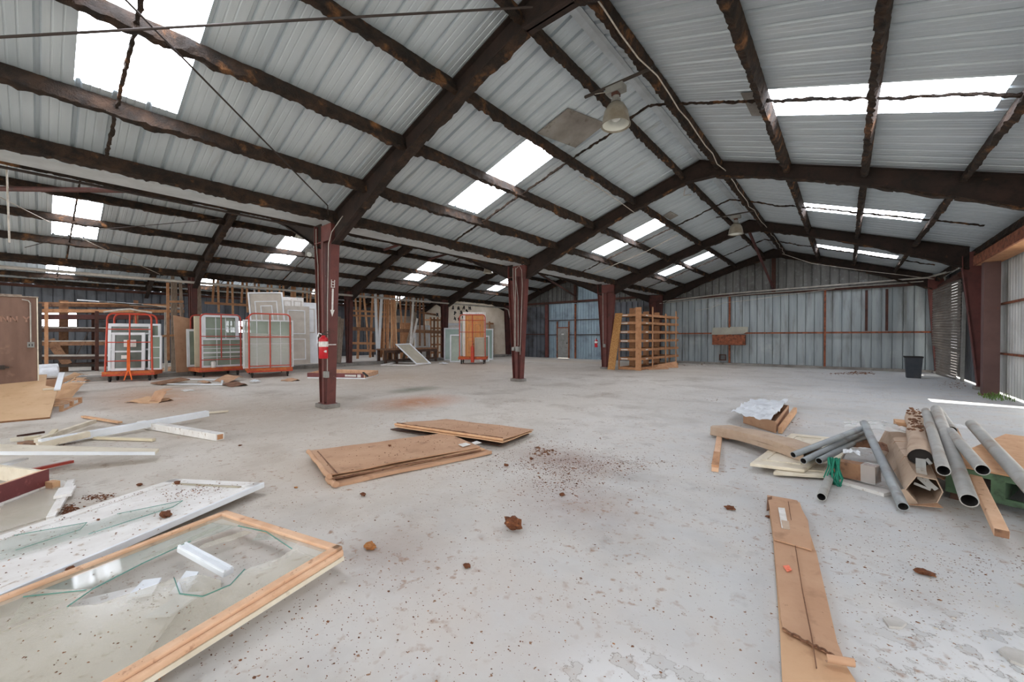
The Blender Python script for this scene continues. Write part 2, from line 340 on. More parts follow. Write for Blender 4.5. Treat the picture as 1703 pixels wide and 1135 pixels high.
struct(mb.build('ground', 'ground'), 'pale ground outside around the shed', 'ground')
# ---- roof sheeting: ribbed metal, one slope at a time, holes left for the skylights
PIT_ = .305
def hump(y):
    t = y % PIT_
    for a, b, h in ((0, .062, .042), (.115, .137, .006), (.195, .217, .006)):
        if a <= t <= b:
            s = min(t-a, b-t)/((b-a)*.27); return h*min(1, s)
    return 0
def ylist(a, b):
    ys = []; k = math.floor(a/PIT_)
    while k*PIT_ < b:
        for o in (0, .0165, .0455, .062, .115, .122, .130, .137, .195, .202, .210, .217):
            y = k*PIT_+o
            if a < y < b: ys.append(y)
        k += 1
    return [a]+ys+[b]
def sheet_strip(mb, xa, xb, ya, yb, r, dz=0):
    za = HR-SL*abs(xa-r)+dz; zb = HR-SL*abs(xb-r)+dz; ys = ylist(ya, yb)
    vs = [(x, y, z+hump(y)) for y in ys for x, z in ((xa, za), (xb, zb))]
    mb.add(vs, [(2*i, 2*i+1, 2*i+3, 2*i+2) for i in range(len(ys)-1)])
SKY_L = {0: [(-4.55, -6.8)], 1: [(-15.85, -17.88)], 2: [(-27.95, -29.12)]}
nwin = 0; wall_word = ['main span', 'middle span', 'far left span']
def skylight(xa, xb, ya, yb, r, label):
    global nwin; nwin += 1
    mb = MB(); sheet_strip(mb, xa+.04*(1 if xa > xb else -1), xb-.04*(1 if xa > xb else -1), ya-.03, yb+.03, r, .012)
    struct(mb.build('window_%d' % nwin, 'skylight'), label, 'skylight')
YL = [(-6.1, -5.2), (.30, 1.22), (5.92, 6.82), (12.45, 13.38), (18.8, 19.8)]
YR = [(-6.0, -5.1), (.6, 1.5), (7.08, 8.0), (13.75, 14.55), (20.2, 20.95)]
pos = ['behind', 'nearest', 'second nearest', 'third nearest', 'farthest']
for k in range(3):
    r = XRG-SP*k; el = r-SP/2 if k < 2 else X3-.15; er = r+SP/2 if k else XR+.35
    for side in (-1, 1):
        mb = MB(); e = el if side < 0 else er
        if side < 0: xa, xb = SKY_L[k][0]; ys = YL
        else: xa, xb = ((-.93, 1.45) if k == 0 else (r+1.8, r+3.9)); ys = YR
        sheet_strip(mb, r+side*.06, xa, YF, YB+.25, r); sheet_strip(mb, xb, e, YF, YB+.25, r)
        edges = [YF]+[q for p in ys for q in p]+[YB+.25]
        for i in range(0, len(edges), 2): sheet_strip(mb, xa, xb, edges[i], edges[i+1], r)
        struct(mb.build('ceiling', 'sheet'), '%s slope of ribbed grey metal roof sheeting over the %s' % ('left' if side < 0 else 'right', wall_word[k]), 'roof')
        for i, (a, b) in enumerate(ys): skylight(xa, xb, a, b, r, '%s translucent skylight on the %s slope of the %s' % (pos[i], 'left' if side < 0 else 'right', wall_word[k]))
    mb = MB()
    for s_ in (-1, 1): mb.slab([(r, YF, HR-.015), (r, YB, HR-.015), (r+s_*.085, YB, HR-.015-SL*.085), (r+s_*.085, YF, HR-.015-SL*.085)], (0, 0, .012))
    for s_ in (-1, 1): mb.slab([(r, YF, HR+.06), (r, YB+.2, HR+.06), (r+s_*.3, YB+.2, HR+.05-SL*.3), (r+s_*.3, YF, HR+.05-SL*.3)], (0, 0, .01))
    struct(mb.build('trim_%d' % (k+1), 'flashing'), 'pale folded ridge cap along the peak of the %s' % wall_word[k], 'ridge cap')
# valley gutters
for k, x in enumerate((XL, X2)):
    mb = MB(); mb.slab([(x-.52, YF, 4.02), (x-.50, YF, 3.94), (x+.34, YF, 3.94), (x+.36, YF, 4.02)], (0, YB-YF, 0))
    struct(mb.build('trim_%d' % (k+4), 'flashing'), ['pale sheet metal valley gutter above the nearer column row', 'pale sheet metal valley gutter above the farther column row'][k], 'gutter')
# ---- purlins: crusted channels running the depth of the hall
PP = [(-.035, -.2), (0, -.205), (.035, -.2), (.04, -.12), (.035, -.03, .5), (.035, 0, .2), (-.035, 0, .2), (-.035, -.03, .5), (-.04, -.12)]
names = ['just beside the ridge', 'first below the ridge', 'midway down', 'second above the gutter', 'at the eave']
def purlin(x, r, label, seed, amp=.03, wd=1.):
    sgn = 1 if x > r else -1; z = HR-SL*abs(x-r)-.012
    up = Vector((sgn*SL, 0, 1)).normalized()
    prof = [(p[0]*wd, p[1])+tuple(p[2:]) for p in PP]
    mb = sweep_crud((x, max(YF, -3.5), z), (x, YB, z), prof, .042, amp, seed, up)
    struct(mb.build('purlin_beam', 'crud', smooth=True), label, 'roof purlin')
LP = {0: (-3.20, -4.42, -5.66, -6.92, -8.02), 1: (-14.6, -15.45, -16.75, -18.05, -19.4), 2: (-25.9, -26.9, -27.8, -29.22, -29.95)}
RP = {0: (-2.28, -.95, .30, 1.60, 2.84), 1: (-13.7, -12.3, -11.1, -10.0, -9.05), 2: (-25.0, -23.9, -22.7, -21.5, -20.4)}
for k in range(3):
    for side, L_ in (('left', LP[k]), ('right', RP[k])):
        for i, x in enumerate(L_):
            purlin(x, XRG-SP*k, 'rust crusted roof purlin %s on the %s slope of the %s' % (names[i], side, wall_word[k]), k*20+i+(7 if side == 'left' else 0), .046 if k == 0 else .034, 1.5 if i == 4 else 1.15)
# sag rods between purlins, mid bay
for k in range(3):
    for side in (-1, 1):
        r = XRG-SP*k
        if k and side > 0: continue
        for j, y in enumerate((.75, 7.12, 13.6, 20.1)):
            e = r+side*5.1; o = .13
            segs = [(r, r+side*1.75), (r+side*1.75, r+side*3.1), (r+side*3.1, e)]
            mb = MB()
            a = Vector((r, y, HR-o)); b = Vector((e, y+.12*side, HR-SL*5.1-o))
            mb = sweep_crud(a, b, [(-.017, -.018), (.017, -.018), (.017, .016), (-.017, .016)], .035, .032 if k == 0 else .016, 60+j+k*5+side)
            struct(mb.build('sag_rod_beam', 'crud'), 'crusted sag rod crossing the %s slope of the %s in bay %s' % ('left' if side < 0 else 'right', wall_word[k], ('at the camera', 'second', 'third', 'by the back wall')[j]), 'sag rod')
# ---- rafters: tapered I-section frames, deep at the knee
def rafter(y, k, side, label):
    r = XRG-SP*k; e = (r+side*SP/2) if not (k == 0 and side > 0) else XR-.05
    kn = e-side*.30                                   # inner face of the knee
    L = abs(kn-r); mb = MB()
    st = [(0, .30), (.35, .34), (1.2, .30), (2.4, .31), (3.4, .36), (4.2, .45), (L, .60)]
    web = 0.012; fw = .085
    xs = [r+side*t for t, d in st]; tops = [HR-SL*t-.03 for t, d in st]; bots = [HR-SL*t-.03-d for t, d in st]
    bots[0] = bots[1] = min(bots[0], bots[1])+.0
    k0 = len(xs)
    for i in range(k0-1):
        mb.slab([(xs[i], y-web, tops[i]), (xs[i+1], y-web, tops[i+1]), (xs[i+1], y-web, bots[i+1]), (xs[i], y-web, bots[i])], (0, 2*web, 0))
        for zz, t in ((tops, -.016), (bots, .018)):
            mb.slab([(xs[i], y-fw, zz[i]), (xs[i+1], y-fw, zz[i+1]), (xs[i+1], y+fw, zz[i+1]), (xs[i], y+fw, zz[i])], (0, 0, t))
    o = struct(mb.build('rafter_beam', 'beam'), label, 'steel rafter')
    # crust hanging along the bottom flange
    cr = MB()
    for i in range(1, k0-2 if side < 0 or k else k0-1):
        c = sweep_crud((xs[i], y, bots[i]-.002), (xs[i+1], y, bots[i+1]-.002), [(-.08, -.012), (0, -.03), (.08, -.012), (.08, .0, 0), (-.08, .0, 0)], .07, .035, i+k*9+int(y))
        cr.add(c.v, c.f)
    cr.build('crust', 'crud', parent=o, smooth=True)
    return o
fw_ = {2: 'nearest to the camera', 3: 'second from the camera', 4: 'third from the camera', 5: 'against the back wall', 1: 'behind the camera', 0: 'at the open end'}
for i, y in enumerate(FR):
    for k in range(3):
        for side in (-1, 1):
            rafter(y-(.14 if i == 5 else 0), k, side, 'dark tapered steel rafter on the %s slope of the %s, frame %s' % ('left' if side < 0 else 'right', wall_word[k], fw_[i]))
# ---- columns
def column(x, y, label, two_sided=True, side=0, zt=3.5, mt='primer', base=.10, wb=.33, wt=.74, conduits=()):
    """tapered I-section column: flanges splay towards the knee"""
    t = thing('steel_column', label, 'steel column', (x, y, 0), 'tapered steel columns', 'thing')
    def edge(z):
        f = (z-base)/(zt-base)
        if two_sided: return x-(wb+(wt-wb)*f)/2, x+(wb+(wt-wb)*f)/2
        a = x-side*.0; w_ = wb+(wt-wb)*f
        return (a-w_, a) if side > 0 else (a, a+w_)
    mb = MB(); zs = [base, zt]; fh = .092
    (a0, b0), (a1, b1) = edge(base), edge(zt); top = roofz(x)-.06
    mb.slab([(a0, y-.008, base), (b0, y-.008, base), (b1, y-.008, zt), (b1, y-.008, top), (a1, y-.008, top), (a1, y-.008, zt)], (0, .016, 0))
    mb.build('web', mt, t)
    for s_, (p, q) in ((-1, (a0, a1)), (1, (b0, b1))):
        fb = MB(); fb.slab([(p, y-fh, base), (p+s_*.016, y-fh, base), (q+s_*.016, y-fh, zt), (q+s_*.016, y-fh, top if two_sided else zt+.3), (q, y-fh, top if two_sided else zt+.3), (q, y-fh, zt)], (0, 2*fh, 0)); fb.build('flange', mt, t)
    if two_sided:
        mb = MB(); mb.bar((x, y-fh, base), (x, y-fh, zt), .10, .012, (0, 1, 0)); mb.build('cover_plate', mt, t)
        g = MB(); g.slab([(a1, y-fh, zt), (b1, y-fh, zt), (b1, y-fh, zt+.016), (a1, y-fh, zt+.016)], (0, 2*fh, 0)); g.build('stiffener', mt, t)
    f = MB(); f.box(x-wb*.72 if two_sided else x-side*wb*1.2-(0.05), y-.17, 0, x+wb*.72 if two_sided else x+.05, y+.17, base-.012); f.build('footing', 'curb', t, bevel=.012)
    f = MB(); f.box(a0-.03, y-.12, base-.012, b0+.03, y+.12, base); f.build('base_plate', mt, t)
    for pth, rr in conduits:
        c = MB(); c.tube(pth, rr, 7); c.build('conduit', 'conduit', t, smooth=True)
    return t
def cpath(x, y, us):  # conduit in front of a column face: list of (dx, z)
    return [(x+dx, y-.13, z) for dx, z in us]
ca = column(XL, FR[2], 'nearest red tapered steel column, with the large fire extinguisher', wb=.30, wt=.74, conduits=[(cpath(XL, FR[2], [(.27, .72), (.30, 2.2), (.36, 3.4), (.5, 3.62), (.95, 3.85)]), .009), (cpath(XL, FR[2], [(-.1, 1.5), (-.12, 3.0), (-.2, 3.5), (-.2, 3.8)]), .008)])
cb = column(XL, FR[3], 'second red tapered steel column, between the orange door trolley and the tall wood rack', wb=.30, wt=.74, conduits=[(cpath(XL, FR[3], [(-.06, 1.1), (-.06, 2.6), (-.12, 3.5), (-.12, 3.8)]), .010), (cpath(XL, FR[3], [(.1, 1.2), (.1, 2.8), (.0, 3.4), (.0, 3.75), (.15, 3.85), (.25, 3.7), (.28, 3.2), (.2, 1.4), (.18, .9)]), .010), (cpath(XL, FR[3], [(-.02, 1.1), (-.01, 3.8)]), .011)])
cc = column(XL, FR[4], 'third red tapered steel column, behind the chipboard sheet', wb=.34, wt=.80, conduits=[(cpath(XL, FR[4], [(-.1, 1.0), (-.12, 3.5)]), .012)])
column(XL, FR[1], 'red tapered steel column of the nearer row behind the camera', wb=.3)
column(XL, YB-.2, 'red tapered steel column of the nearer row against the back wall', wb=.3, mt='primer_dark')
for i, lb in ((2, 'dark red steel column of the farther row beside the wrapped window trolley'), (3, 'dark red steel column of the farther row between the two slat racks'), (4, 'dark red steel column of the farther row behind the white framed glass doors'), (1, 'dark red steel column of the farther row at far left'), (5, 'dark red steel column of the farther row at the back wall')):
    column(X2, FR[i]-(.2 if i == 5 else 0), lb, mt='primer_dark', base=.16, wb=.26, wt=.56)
column(XR-.04, FR[4], 'red tapered wall column beside the square brown post on the right', False, 1, 3.45, wb=.13, wt=.44)
column(XR-.04, FR[5]-.15, 'red tapered corner column behind the buckled roller door', False, 1, 3.45, wb=.2, wt=.42)
column(XR-.04, FR[3], 'red tapered wall column on the right beyond the frame', False, 1, 3.45, wb=.13, wt=.44)
# square post and timber header of the side opening
t = thing('square_post', 'square brown steel post carrying the timber header at the right wall', 'post', (2.79, 15.5, 0), kind='thing')
mb = MB(); mb.box(2.66, 15.36, 0, 2.94, 15.62, 3.36); mb.build('shaft', 'primer_brown', t, bevel=.008)
mb = MB(); mb.box(2.62, 15.33, 0, 2.97, 15.65, .015); mb.build('base_plate', 'rust', t)
t = thing('timber_header', 'orange brown timber header beam spanning the right side opening', 'beam', (2.8, 9, 3.36), kind='thing')
mb = MB(); mb.box(2.62, 1, 3.36, 3.0, 16.0, 3.41); mb.build('bottom_board', 'wood_gold', t)  # gold tone paints the light that falls on the underside from below
mb = MB(); mb.box(2.58, 1, 3.36, 2.62, 16.0, 3.60); mb.build('face_board', 'rust', t)
# ---- back wall
def ribwall(mb, xa, xb, y, zb, zt, pitch=.33, d=.065, inward=-1):
    x = xa; pts = []
    while x < xb:
        for o, h in ((0, 0), (pitch*.84, 0), (pitch*.86, d), (pitch*.94, d), (pitch*.96, 0)):
            if x+o < xb: pts.append((x+o, h))
        x += pitch
    pts.append((xb, 0)); vs = []
    for px, h in pts:
        vs += [(px, y+inward*h*-1, zb(px) if callable(zb) else zb), (px, y+inward*h*-1, zt(px) if callable(zt) else zt)]
    mb.add(vs, [(2*i, 2*i+2, 2*i+3, 2*i+1) for i in range(len(pts)-1)])
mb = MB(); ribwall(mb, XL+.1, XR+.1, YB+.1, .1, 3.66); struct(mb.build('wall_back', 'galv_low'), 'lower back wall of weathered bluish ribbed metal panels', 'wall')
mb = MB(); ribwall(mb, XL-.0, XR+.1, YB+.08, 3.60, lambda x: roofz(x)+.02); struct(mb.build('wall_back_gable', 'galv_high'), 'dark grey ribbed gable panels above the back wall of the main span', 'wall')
mb = MB(); ribwall(mb, X2-.3, -16.05, YB+.06, -.02, 3.66, .36); ribwall(mb, -12.14, XL+.2, YB+.06, -.02, 3.66, .36); struct(mb.build('wall_back_middle', 'galv_dark'), 'grey ribbed back wall panels beside the sliding doors', 'wall')
mb = MB(); ribwall(mb, X2, XL, YB+.08, 3.60, lambda x: roofz(x)+.02, .36); struct(mb.build('wall_back_middle_gable', 'galv_high'), 'dark ribbed gable above the sliding doors', 'wall')
mb = MB(); ribwall(mb, -13.8, -12.0, YB+.05, 3.9, lambda x: roofz(x)-.25, .2, .02); struct(mb.build('wall_back_patch', 'galv_door'), 'pale bluish metal patch panel high on the gable right of the sliding doors', 'wall')
mb = MB(); mb.box(X3-.2, YB+.02, 0, X2-.3, YB+.25, 4.0)
vs = []
mb.slab([(X3-.2, YB+.02, 4.0), (X2, YB+.02, 4.0), (XRG-2*SP, YB+.02, HR)], (0, .2, 0)); struct(mb.build('wall_back_far', 'block'), 'cream painted block wall with faded black lettering in the far left span', 'wall')
mb = MB(); mb.box(XL, YB-.12, 0, XR, YB+.2, .11); struct(mb.build('curb', 'curb'), 'low concrete kerb along the foot of the back wall', 'kerb')
mb = MB(); mb.box(X2-.55, -4, 0, X2+.28, YB, .15); struct(mb.build('curb', 'curb'), 'low concrete kerb along the farther column row', 'kerb')
# far left wall, with two window strips
def box_wall(x, holes, y0, y1, zt, m, nm, label):
    ys = sorted({y0, y1, *[q for h in holes for q in h[:2]]}); mb = MB()
    p = .36
    for a, b in zip(ys, ys[1:]):
        hs = [h for h in holes if h[0] <= a and h[1] >= b]
        zz = [0]+[q for h in hs for q in h[2:]]+[zt]
        for i in range(0, len(zz), 2):
            yy = a; pts = [(a, 0)]
            while yy < b:
                for o, h in ((p*.8, 0), (p*.84, .04), (p*.93, .04), (p*.97, 0)):
                    if yy+o < b: pts.append((yy+o, h))
                yy += p
            pts.append((b, 0)); vs = []
            for py, h in pts: vs += [(x-h, py, zz[i]), (x-h, py, zz[i+1])]
            mb.add(vs, [(2*j, 2*j+1, 2*j+3, 2*j+2) for j in range(len(pts)-1)])
    return struct(mb.build(nm, m), label, 'wall')
box_wall(X3-.05, [(-.14, 1.36, 2.0, 2.82), (7.0, 9.6, 1.75, 2.58)], YF, YB, 4.2, 'galv_dark', 'wall_left', 'dark grey ribbed far left wall behind the timber racks')
for i, (a, b, c, d) in enumerate(((-.14, 1.36, 2.0, 2.82), (7.0, 9.6, 1.75, 2.58))):
    nwin += 1
    mb, _ = frame_mb((X3-.08, a, c), (X3-.08, b, c), (X3-.08, b, d), (X3-.08, a, d), .05, (.06, 0, 0)); mb.box(X3-.07, a, c+.50*(d-c), X3-.03, b, c+.56*(d-c))
    o = struct(mb.build('window_%d' % nwin, 'dark_steel'), ['bright strip window in the far left wall behind the timber shelving', 'bright strip window in the far left wall behind the slat rack'][i], 'window')
    g = MB(); g.box(X3-.06, a+.04, c+.04, X3-.055, b-.04, d-.04); g.build('pane', 'skylight', o)
# pinholes of daylight along the far eave are open rib ends: small bright gaps between wall top and sheet
mb = MB(); mb.box(X3-.1, YF, 3.93, X3, YB, 4.06)
struct(mb.build('trim_7', 'rust_dark'), 'dark eave strip along the top of the far left wall', 'eave trim')
mb = MB()
for i in range(90):
    y = YF+.2+i*.36; mb.box(X3+.0, y, 4.10, X3+.012, y+.055, 4.16)
o = struct(mb.build('window_%d' % (nwin+1), 'skylight'), 'row of small daylight gaps under the far left eave', 'eave gap'); o['kind'] = 'stuff'; nwin += 1
# right wall: ribbed sheets with girts, roller door opening between the last two frames, side opening near the camera
def sidewall(y0, y1, z0, z1, m, nm, label, p=.21, d=.022, x=XR+.07):
    mb = MB(); pts = []; y = y0
    while y < y1:
        for o, h in ((0, 0), (p*.6, 0), (p*.68, d), (p*.86, d), (p*.94, 0)):
            if y+o < y1: pts.append((y+o, h))
        y += p
    pts.append((y1, 0)); vs = []
    for py, h in pts: vs += [(x+h, py, z0), (x+h, py, z1)]
    mb.add(vs, [(2*j, 2*j+1, 2*j+3, 2*j+2) for j in range(len(pts)-1)])
    return struct(mb.build(nm, m), label, 'wall')
sidewall(13.35, 16.3, .04, 3.62, 'fiberglass', 'wall_right', 'pale ribbed translucent sheeting at the right edge beyond the brown post')
sidewall(YF, YB, 3.5, 4.0, 'galv_dark', 'wall_right_top', 'ribbed metal strip above the right side openings')
sidewall(16.3, 21.3, .04, 3.62, 'galv_dark', 'wall_right_mid', 'ribbed right wall behind the red wall column'); sidewall(22.4, YB+.2, .0, 3.62, 'galv_dark', 'wall_right_end', 'short ribbed right wall at the back corner')
sidewall(YF, -4.0, 0, 3.62, 'galv_dark', 'wall_right_near', 'ribbed right wall behind the camera')
for z in (1.05, 2.31):
    mb = MB(); mb.bar((XR+.03, 13.36, z), (XR+.03, 16.2, z), .05, .05); struct(mb.build('girt_beam', 'rust'), '%s rusty girt across the pale right wall sheeting' % ('lower' if z < 2 else 'upper'), 'girt')
mb = MB(); mb.box(XR+.1, -4, 3.45, XR+4.6, 12.72, 3.5); struct(mb.build('sun_block_canopy', 'galv_dark'), 'added unseen metal canopy blocking the sun from the right side opening', 'canopy')  # added out of view so sun enters only where the floor streak lies
# old beige liner boards patched under the roof sheeting
def slope_q(pts, o=.03):
    out = []
    for u, v in pts:
        out.append((u, v))
    return out
def on_slope(u, v, side, o=.03):
    n_ = (-SL, 0, 1) if side < 0 else (SL, 0, 1); return onp(u, v, n_, HR-o-SL*XRG*(1 if side < 0 else -1))
for side, pts, lb in ((-1, ((893, 222), (945, 181), (1008, 206), (957, 246)), 'stained beige liner boards patched under the left slope beside the nearer ceiling lamp'), (1, ((1232, 156), (1258, 154), (1280, 193), (1250, 193)), 'small beige patch under the right slope beside the nearest skylight'), (-1, ((1103, 360), (1115, 352), (1128, 359), (1115, 366)), 'small beige patch under the left slope beside the third skylight')):
    q = [on_slope(u, v, side) for u, v in pts]; mb = MB(); mb.slab(q, (0, 0, .012))
    struct(mb.build('ceiling_patch', 'curb'), lb, 'roof patch')
# ================================================================== FITTINGS ON THE BUILDING
yb = YB-.03
def wallbar(nm, label, cat, x0, z0, x1, z1, w, d, m, y=yb):
    mb = MB()
    mb.box(min(x0, x1)-(w/2 if x0 == x1 else 0), y-d, min(z0, z1)-(w/2 if z0 == z1 else 0), max(x0, x1)+(w/2 if x0 == x1 else 0), y, max(z0, z1)+(w/2 if z0 == z1 else 0))
    return struct(mb.build(nm, m), label, cat)
wallbar('girt_beam', 'rusty horizontal girt halfway up the main back wall', 'girt', XL+.2, 1.66, XR-.3, 1.66, .075, .09, 'rust')
wallbar('girt_beam', 'rusty girt at the panel splice high on the main back wall', 'girt', XL+.2, 3.62, XR-.3, 3.62, .09, .07, 'rust_dark')
wallbar('wall_post_beam', 'thin red post on the main back wall right of its middle', 'wall post', -.74, .1, -.74, 3.6, .075, .10, 'rust')
wallbar('wall_post_beam', 'thin red post behind the folded sheet metal hood', 'wall post', -4.66, .1, -4.66, 3.6, .085, .07, 'rust')
wallbar('wall_post_beam', 'dark strip standing in for a shaded panel gap in the back wall, nearer the middle of the two', 'wall post', .68, 1.72, .68, 3.5, .085, .05, 'rust_dark')  # dark bar paints the shade of an opening between panels
wallbar('wall_post_beam', 'dark strip standing in for a shaded panel gap in the back wall, nearer the trash bin corner of the two', 'wall post', 1.33, 1.72, 1.33, 3.5, .085, .05, 'rust_dark')  # second panel gap, its darkness likewise painted as a bar
wallbar('wall_post_beam', 'dark post under the ridge on the back gable', 'wall post', -2.73, 3.66, -2.73, 5.55, .16, .1, 'rust_dark')
wallbar('wall_post_beam', 'dark post under the ridge on the gable above the sliding doors', 'wall post', -13.95, 3.75, -13.95, 5.3, .16, .1, 'rust_dark')
wallbar('wall_post_beam', 'red jamb post left of the sliding doors', 'wall post', -16.25, .05, -16.25, 3.75, .22, .12, 'primer')
wallbar('girt_beam', 'rusty girt on the grey panels left of the sliding doors', 'girt', -19.6, 1.66, -16.4, 1.66, .07, .08, 'rust_dark')
mb = MB()
a, b = (-19.6, YB-.12, 3.72), (-9.0, YB-.12, 3.92)
wallbar('door_track_beam', 'dark sliding door track above the pale sliding doors', 'door track', -19.6, 3.86, -9.0, 3.86, .13, .12, 'rust_dark')
# sliding doors and the small door in them
def slide(nm, x0, x1, label, cut=None):
    o = MB()
    xs = [(x0, x1, 0.02, 3.78)] if not cut else [(x0, cut[0], .02, 3.78), (cut[1], x1, .02, 3.78), (cut[0], cut[1], cut[2], 3.78)]
    for a, b, c, d in xs: ribwall(o, a, b, YB+.03, c-.03 if c < .1 else c, d, .20, .018)
    r = struct(o.build(nm, 'galv_door'), label, 'door')
    f = MB()
    for z in (1.62, 2.62):
        for a, b, c, d in xs:
            if c < z < d: f.box(a, yb-.03, z-.03, b, yb+.03, z+.03)
    f.build('door_rail', 'dark_steel', r)
    return r
d1 = slide('door_1', -16.15, -13.96, 'left leaf of the tall pale blue sliding doors, with a small grey door in it', (-15.40, -14.46, 2.12))
d2 = slide('door_2', -13.96, -12.1, 'right leaf of the tall pale blue sliding doors')
mb = MB(); mb.box(-14.0, yb-.05, .02, -13.9, yb+.02, 3.7); mb.build('meeting_stile', 'rust', d2)
d3 = MB(); d3.box(-15.37, yb-.02, .03, -14.49, yb+.03, 2.08); d3 = struct(d3.build('door_3', 'box_grey'), 'small plain grey door set into the left sliding door', 'door')
mb = MB()
for x in (-15.40, -14.46): mb.box(x-.04, yb-.05, .02, x+.04, yb+.02, 2.55)
mb.box(-15.40, yb-.05, 2.08, -14.46, yb+.02, 2.15); mb.build('door_frame', 'rust', d3)
mb = MB(); mb.lathe([(.0, 0), (.04, .01), (.04, .05), (0, .06)], (-14.56, yb-.08, 1.05), 10, Matrix.Rotation(math.radians(90), 4, 'X')); mb.build('door_handle', 'dark_steel', d3)
mb = MB(); mb.box(-15.05, yb-.026, 1.62, -14.85, yb-.02, 1.70); mb.build('sign_plate', 'label_white', d3)
# pipes and cables along the back wall
def pipe(nm, label, cat, pth, r, m, st=True, group=None):
    o = MB().tube(pth, r, 7).build(nm, m, smooth=True); tag(o, label, cat, group); o['kind'] = 'structure' if st else 'thing'; return o
pipe('conduit_pipe', 'long grey conduit along the back wall splice, upper of two', 'conduit', [(XL+.2, YB-.17, 3.50), (-5, YB-.17, 3.72), (2.5, YB-.17, 3.86), (2.85, 20, 3.75), (2.85, 17.1, 3.72)], .035, 'light_rail')
pipe('conduit_pipe', 'long grey conduit along the back wall splice, lower of two', 'conduit', [(XL+.2, YB-.2, 3.40), (-4, YB-.2, 3.62), (2.4, YB-.2, 3.72)], .022, 'conduit')
pipe('cable', 'pale cable sagging across the left half of the main back wall', 'cable', [(-6.3, YB-.2, 2.9), (-5.6, YB-.2, 3.0), (-4.9, YB-.2, 3.25), (-3.6, YB-.2, 3.34), (-2, YB-.2, 3.5), (-.4, YB-.2, 3.64)], .012, 'cable')
rnd = random.Random(3); pth = []
y = 3.2
while y < YB-.4:
    pth.append((-2.22+rnd.uniform(-.03, .05), y, HR-SL*.55-.24+rnd.uniform(-.03, .03))); y += .55
pipe('cable', 'long white cable tied along the purlin right of the ridge', 'cable', pth, .010, 'cable')
pipe('cable', 'white cable running down the right slope near the back wall', 'cable', [(-2.2, 21.5, 5.2), (-1.2, 22.2, 4.75), (.5, 22.6, 4.3), (1.6, 22.5, 4.0), (2.6, 22.3, 3.7)], .012, 'cable')
pipe('cable', 'pale cable crossing the back left roof bay beside the skylight', 'cable', [(-4.45, 14.2, 5.0), (-5.6, 14.3, 4.6), (-6.9, 14.1, 4.18), (-7.6, 14.0, 3.95)], .014, 'cable')
pipe('cable', 'white cable looped between the ridge purlins and the second rafter', 'cable', [(-3.15, 10.6, 5.25), (-3.3, 11.0, 5.22), (-3.2, 11.3, 5.3)], .010, 'cable')
pipe('cable', 'white cable along the second purlin past the near skylight', 'cable', [(-4.33, 7.4, 4.88), (-4.36, 7.9, 4.92), (-4.38, 9.2, 4.9), (-4.40, 10.4, 4.85)], .009, 'cable')
pipe('cable', 'dark cord looped under the third rafter on the left slope', 'cable', [(-5.2, 16.6, 4.6), (-5.3, 16.3, 4.35), (-5.5, 16.2, 4.2)], .012, 'wire_dark')
pipe('brace_rod', 'long tie rod rising from the nearest column to the upper left', 'tie rod', [(XL+.35, 3.85, 3.92), (-7.56, 3.57, 4.0), (-5.22, .57, 4.68), (-4.3, -.6, 4.96)], .011, 'wire_dark')
pipe('brace_rod', 'long tie rod crossing the top left of the near roof', 'tie rod', [(-6.9, -1.3, 4.1), (-6.19, -.2, 4.36), (-2.88, 3.82, 5.42)], .013, 'wire_dark')
pipe('brace_rod', 'thin tie rod under the near skylight of the middle span, falling to the right', 'tie rod', [(-15.5, -.8, 5.0), (-17.6, 1.1, 4.36), (-19.2, 2.9, 3.8)], .010, 'cable')
pipe('brace_rod', 'thin tie rod under the near skylight of the middle span, rising to the right', 'tie rod', [(-18.2, -.2, 4.1), (-16.6, 1.1, 4.6), (-14.8, 3.7, 5.15)], .010, 'wire_dark')
pipe('brace_rod', 'red tube brace crossing the middle span at upper left', 'brace', [(-12.4, -.9, 4.22), (-9.0, 1.75, 4.1)], .045, 'primer_dark')
pipe('brace_rod', 'dark pipe running beside the valley gutter at upper left', 'brace', [(-9.5, -1.2, 4.0), (-9.1, 3.6, 3.9)], .022, 'wire_dark')
pipe('brace_rod', 'red brown diagonal strut from the third ridge to the back gable', 'brace', [(-2.75, 16.9, 5.35), (-2.74, YB-.15, 3.85)], .05, 'primer_dark')
p0 = aY(890, 451, 16.87)
pipe('brace_rod', 'long diagonal strut down to the gable post above the sliding doors', 'brace', [p0, (-13.95, YB-.15, 4.25)], .06, 'rust_dark')
for q, (u0, v0, u1, v1, yy, lb) in enumerate(((638, 416, 676, 403, 10.4, 'short flange strut on the middle span beside the nearest column'), (712, 432, 752, 420, 13.0, 'short flange strut on the middle span between the first two columns'))):
    pipe('brace_rod', lb, 'brace', [aX(u0, v0, -13.9), aX(u1, v1, -13.2)], .05, 'primer_dark')
pipe('conduit_pipe', 'pale conduit along the farther column row valley', 'conduit', [(X2+.42, -3, 3.62), (X2+.42, 22.2, 3.62), (X2+.5, 22.6, 3.5), (X2+.5, 22.8, 2.9)], .05, 'light_rail')
pipe('conduit_pipe', 'thin drop pipe hanging in the middle span at far left', 'conduit', [(-11.5, -.32, 4.7), (-11.5, -.3, 3.2)], .014, 'cable')
